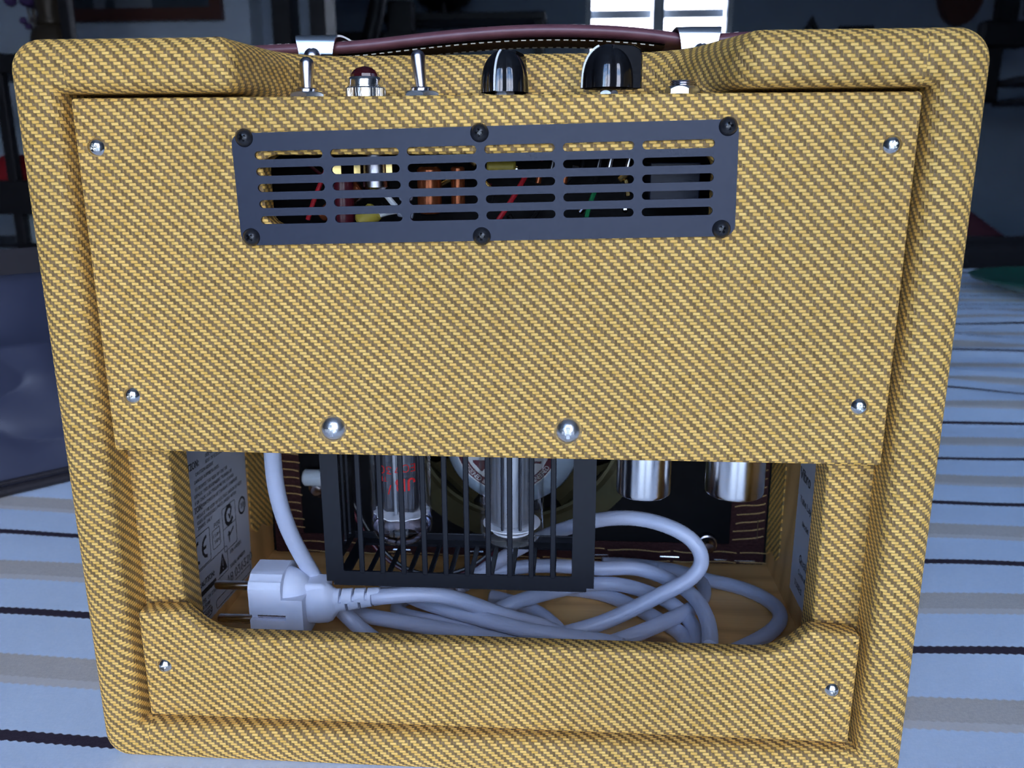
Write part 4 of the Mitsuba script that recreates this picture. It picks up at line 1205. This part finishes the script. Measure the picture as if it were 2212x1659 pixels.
# rear wall behind the camera: a tall garden door, whose daylight falls on the amplifier
dx0, dx1, dz0, dz1 = -.66, .84, FZ, 1.50
wall_rear = cat_([box((RX0, RY0 - .2, FZ), (dx0, RY0, RZ1)), box((dx1, RY0 - .2, FZ), (RX1, RY0, RZ1)), box((dx0, RY0 - .2, dz1), (dx1, RY0, RZ1))])
struct('wall_rear', wall_rear, 'wall_paint')
D1 = key_of('door_1'); tag(D1, kind='structure')
for x in np.linspace(dx0, dx1, 3):
    add('mullion', box((x - .05, RY0 - .14, dz0), (x + .05, RY0 - .06, dz1)), 'dark_wood', D1, smooth=False)
add('head_rail', box((dx0, RY0 - .14, dz1 - .07), (dx1, RY0 - .06, dz1)), 'dark_wood', D1, smooth=False)

# left part of the far side: a wall that stands nearer, with a dark jamb at its end
struct('wall_partition', box((RX0, 3.0, FZ), (-1.165, 3.14, RZ1)), 'wall_paint')
struct('trim_1', box((-1.088, 3.02, FZ), (-1.020, 3.16, RZ1)), 'near_black')
struct('trim_2', box((-.945, 3.02, FZ), (-.885, 3.16, RZ1)), 'near_black')
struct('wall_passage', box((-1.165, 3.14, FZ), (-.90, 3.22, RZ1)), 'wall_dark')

# ---- framed picture on the partition
PF = thing('framed_picture', 'dark picture in a red-brown wooden frame on the wall above the amplifier, left', 'picture')
fx0, fx1, fz0, fz1 = -1.862, -1.258, .768, 1.22
ofr = rrect(fx0, fz0, fx1, fz1, .004, 3).difference(sg.box(fx0 + .042, fz0 + .042, fx1 - .042, fz1 - .042))
add('frame', extrude(ofr, 2.962, 2.998), 'red_brown', PF)


def paint_color(p, n, uv):
    k = fbm(p.x * 16, p.z * 9, 1.)
    d = smoothstep(.55, .72, noise(p.x * 22, p.z * 11, 4.))
    return mix(mix((.012, .018, .022), (.05, .07, .08), k), mi.Color3f(.20, .21, .22), d * .7)


scene['old_picture'] = principled(proc(paint_color), .4)
add('canvas', box((fx0 + .04, 2.978, fz0 + .04), (fx1 - .04, 2.996, fz1 - .04)), 'old_picture', PF, smooth=False)

# ---- dark shelf unit, left, with what stands on it
SH = thing('shelf_unit', 'dark open shelf unit by the left wall, behind the cover', 'shelf')
sx0, sx1, sy0, sy1 = -2.05, -1.345, 2.10, 2.40
for x in (sx0, -1.592, sx1 - .03):
    add('post', rbox((x, sy0, FZ), (x + .028, sy0 + .03, 1.1 if x > -1.4 else .56), .003), 'near_black', SH)
add('post', rbox((-1.640, sy1 - .03, FZ), (-1.610, sy1, .56), .003), 'near_black', SH)
for z0, z1 in ((.505, .555), (.116, .212), (.02, .03)):
    add('shelf_board', rbox((sx0, sy0 - .01, z0), (sx1 + .04, sy1, z1), .004), 'near_black', SH)
scene['red_cloth'] = principled((.30, .012, .016), .6)
scene['purple_petal'] = principled((.075, .040, .13), .7)
scene['bronze'] = principled((.055, .040, .024), .45, .3)
scene['pale_paper'] = principled((.36, .42, .44), .6)
m = lathe([(0, .075), (.035, .07), (.070, .045), (.085, .012), (.080, 0), (0, 0)], 28, (-1.660, 2.255, .2122))
add('round_tin', m, 'red_cloth', label='red rounded tin on the dark shelf at the left edge', cat='tin')
VS = thing('bronze_vase', 'slender bronze vase standing on the dark shelf unit at the upper left', 'vase')
add('body', lathe([(0, 0), (.050, 0), (.062, .02), (.055, .06), (.030, .085), (.036, .14), (.050, .22), (.056, .36), (.05, .40), (.045, .40), (0, .38)], 32, (-1.435, 2.16, .5552)), 'bronze', VS)
add('neck_ring', lathe([(.030, .080), (.040, .084), (.040, .092), (.030, .096)], 28, (-1.435, 2.16, .5552)), 'bronze', VS)
FL = thing('flower_bunch', 'purple dried flowers at the upper left corner, above the shelf unit', 'flowers')
pet = []
for k in range(60):
    c = np.array([-1.520, 2.25, .74]) + rng.normal(0, 1, 3) * [.035, .03, .055]
    b = trimesh.Trimesh(_ICO[1] * rng.uniform(.010, .020), process=False).convex_hull; b.apply_translation(c); pet.append(b)
add('blossoms', cat_(pet), 'purple_petal', FL, kind='stuff')
add('stems', cat_([tube([(-1.525 + .02 * math.cos(k), 2.25 + .02 * math.sin(k), .5552), (-1.52 + .03 * math.cos(k), 2.25, .66), (-1.52 + .04 * math.cos(k), 2.25, .75)], .003, 6, 10) for k in range(5)]), 'bronze', FL)
add('paper_sheet', rbox((-1.62, 2.14, .0305), (-1.53, 2.16, .115), .004), 'pale_paper', label='pale sheet leaning on the lowest shelf at the left edge', cat='paper')

# ---- things along the far wall
WB = thing('console_table', 'dark console table against the far wall, behind the handle', 'console table')
add('top', rbox((-1.10, 5.02, 1.060), (-.135, 5.36, 1.100), .004), 'near_black', WB)
for x in (-1.06, -.20):
    for y in (5.05, 5.31):
        add('leg', rbox((x, y, FZ), (x + .05, y + .04, 1.060), .003), 'near_black', WB)
GL = thing('round_pot', 'big round black pot on short legs on the far console', 'pot')
add('body', lathe([(0, 0), (.06, .004), (.14, .04), (.185, .10), (.195, .17), (.17, .24), (.10, .285), (0, .295)], 36, (-.745, 5.16, 1.128)), 'near_black', GL)
for t in range(3):
    c = np.array([-.745 + .10 * math.cos(t * 2.1 + .6), 5.16 + .10 * math.sin(t * 2.1 + .6)])
    add('leg', cyl((c[0], c[1], 1.1002), (c[0], c[1], 1.16), .012, 10), 'near_black', GL)
CHR = thing('high_chair', 'dark chair with a curved back, left of the black pot in the far room', 'chair')
bk = []
for sgn in (-1, 1):
    bk.append(tube([(-1.20 + sgn * .13, 4.40, .80), (-1.20 + sgn * .20, 4.41, 1.0), (-1.20 + sgn * .23, 4.43, 1.25)], .045, 12, 20))
add('backrest', cat_(bk + [rbox((-1.42, 4.40, 1.18), (-.98, 4.45, 1.34), .02)]), 'near_black', CHR)
add('seat', rbox((-1.45, 4.05, .76), (-.85, 4.46, .83), .02), 'near_black', CHR)
for x in (-1.40, -.95):
    for y in (4.10, 4.41):
        add('leg', rbox((x, y, FZ), (x + .05, y + .04, .76), .004), 'near_black', CHR)
BXX = thing('dark_cabinet', 'dark cabinet in the far room behind the left end of the handle', 'cabinet')
add('body', rbox((-1.34, 4.62, FZ), (-.82, 4.98, .945), .006), 'near_black', BXX)
add('door', rbox((-1.30, 4.610, FZ + .1), (-1.09, 4.622, .90), .003), 'near_black', BXX)
add('door', rbox((-1.07, 4.610, FZ + .1), (-.86, 4.622, .90), .003), 'near_black', BXX)
add('table_clock', rbox((-1.00, 4.70, .9452), (-.86, 4.82, 1.115), .010), 'near_black', label='dark box-shaped clock on the far cabinet', cat='clock')

# shield-shaped mask on the far wall and small pictures
mask = sg.Polygon([(math.copysign(abs(math.cos(t)) ** 1.0, math.cos(t)) * .135 * (1 if math.sin(t) > 0 else 1 - .0 * abs(math.sin(t))), (math.sin(t) * (.22 if math.sin(t) > 0 else .23))) for t in np.linspace(0, 2 * math.pi, 40)[:-1]])
mm = extrude(mask, 5.330, 5.398)
mm.apply_translation((2.330, 0, 1.265))
add('hanging_mask', mm, 'red_brown', smooth=30, label='brown oval wooden mask hanging on the far wall, upper right', cat='mask')
add('triangular_ornament', extrude(sg.Polygon([(1.405, .985), (1.475, 1.105), (1.545, .985)]).difference(sg.Polygon([(1.445, 1.0), (1.475, 1.05), (1.505, 1.0)])), 5.36, 5.398), 'near_black', smooth=20, label='small black triangular ornament on the far wall, right of the window', cat='ornament')
add('small_picture', rbox((1.640, 5.37, .90), (1.850, 5.398, 1.045), .004), 'near_black', label='small black picture low on the far wall, above the right shoulder of the amplifier', cat='picture')
PP = thing('tall_picture', 'pair of tall dark panels hanging on the far wall at the upper right corner', 'picture')
add('panel', rbox((2.545, 5.37, 1.065), (2.685, 5.398, 1.60), .004), 'near_black', PP)
add('panel', rbox((2.720, 5.37, 1.085), (2.900, 5.398, 1.60), .004), 'near_black', PP)
AC = thing('armchair', 'dark upright armchair in front of the far wall at the right edge', 'armchair')
add('backrest', rbox((2.235, 4.78, .845), (2.480, 4.88, .985), .02), 'near_black', AC)
add('backrest_post', rbox((2.27, 4.80, .56), (2.37, 4.86, .86), .02), 'near_black', AC)
add('armrest', rbox((2.36, 4.40, .640), (2.76, 4.86, .680), .01), 'near_black', AC)
add('armrest', rbox((2.36, 4.40, .540), (2.76, 4.86, .570), .01), 'near_black', AC)
add('seat', rbox((2.20, 4.36, -.36), (2.90, 4.90, -.24), .03), 'near_black', AC)
for x in (2.22, 2.82):
    for y in (4.40, 4.82):
        add('leg', rbox((x, y, FZ), (x + .05, y + .05, .60 if y > 4.5 else -.36), .006), 'near_black', AC)

# ---- sofa and cushions on the right
SF = thing('sofa', 'dark sofa behind the table on the right', 'sofa')
scene['sofa_cloth'] = principled((.020, .018, .020), .8)
scene['cushion_cloth'] = principled((.070, .014, .022), .8)
add('seat', rbox((1.16, 2.62, FZ + .05), (3.0, 3.42, -.33), .05), 'sofa_cloth', SF)
add('backrest', rbox((1.16, 2.60, FZ + .05), (3.0, 2.82, .004), .04), 'sofa_cloth', SF)
add('arm', rbox((1.14, 2.60, FZ + .05), (1.34, 3.42, -.12), .04), 'sofa_cloth', SF)


def cushion(c, w, h, d, rot, label):
    n = 26
    s = np.linspace(-1, 1, n)
    A, B = np.meshgrid(s, s, indexing='ij')
    t = d * (np.maximum(0, (1 - A ** 4)) * np.maximum(0, (1 - B ** 4))) ** .45
    pull = 1 - .06 * (1 - np.abs(B) ** 2) * np.abs(A) ** 2
    f1 = np.stack([A * w * pull, -t, B * h], -1).reshape(-1, 3); f2 = f1 * [1, -1, 1]
    m = trimesh.Trimesh(np.vstack([f1, f2]), np.vstack([grid_faces(n, n), grid_faces(n, n)[:, ::-1] + n * n]), process=False)
    m.apply_transform(trimesh.transformations.rotation_matrix(rot, [0, 1, 0])); m.apply_translation(c)
    add('sofa_cushion', m, 'cushion_cloth', smooth=60, label=label, cat='cushion')


cushion((1.475, 2.905, -.070), .12, .12, .045, .60, 'dark red cushion leaning on the sofa back, the one next to the amplifier')
cushion((1.760, 2.905, -.065), .12, .12, .045, .52, 'dark red cushion leaning on the sofa back at the right edge of the picture')

# ---- green glass plate on the table, right
scene['green_glass'] = {'type': 'twosided', 'b': {'type': 'principled', 'base_color': {'type': 'rgb', 'value': [.02, .13, .085]}, 'roughness': .12, 'specular': .6}}
add('green_plate', lathe([(0, .010), (.08, .010), (.135, .015), (.182, .027), (.189, .028), (.185, .023), (.135, .006), (.08, .0), (0, 0)], 56, (1.035, 1.440, TZ + .012)), 'green_glass', smooth=40, label='green glass plate on the striped cloth at the right edge', cat='plate')
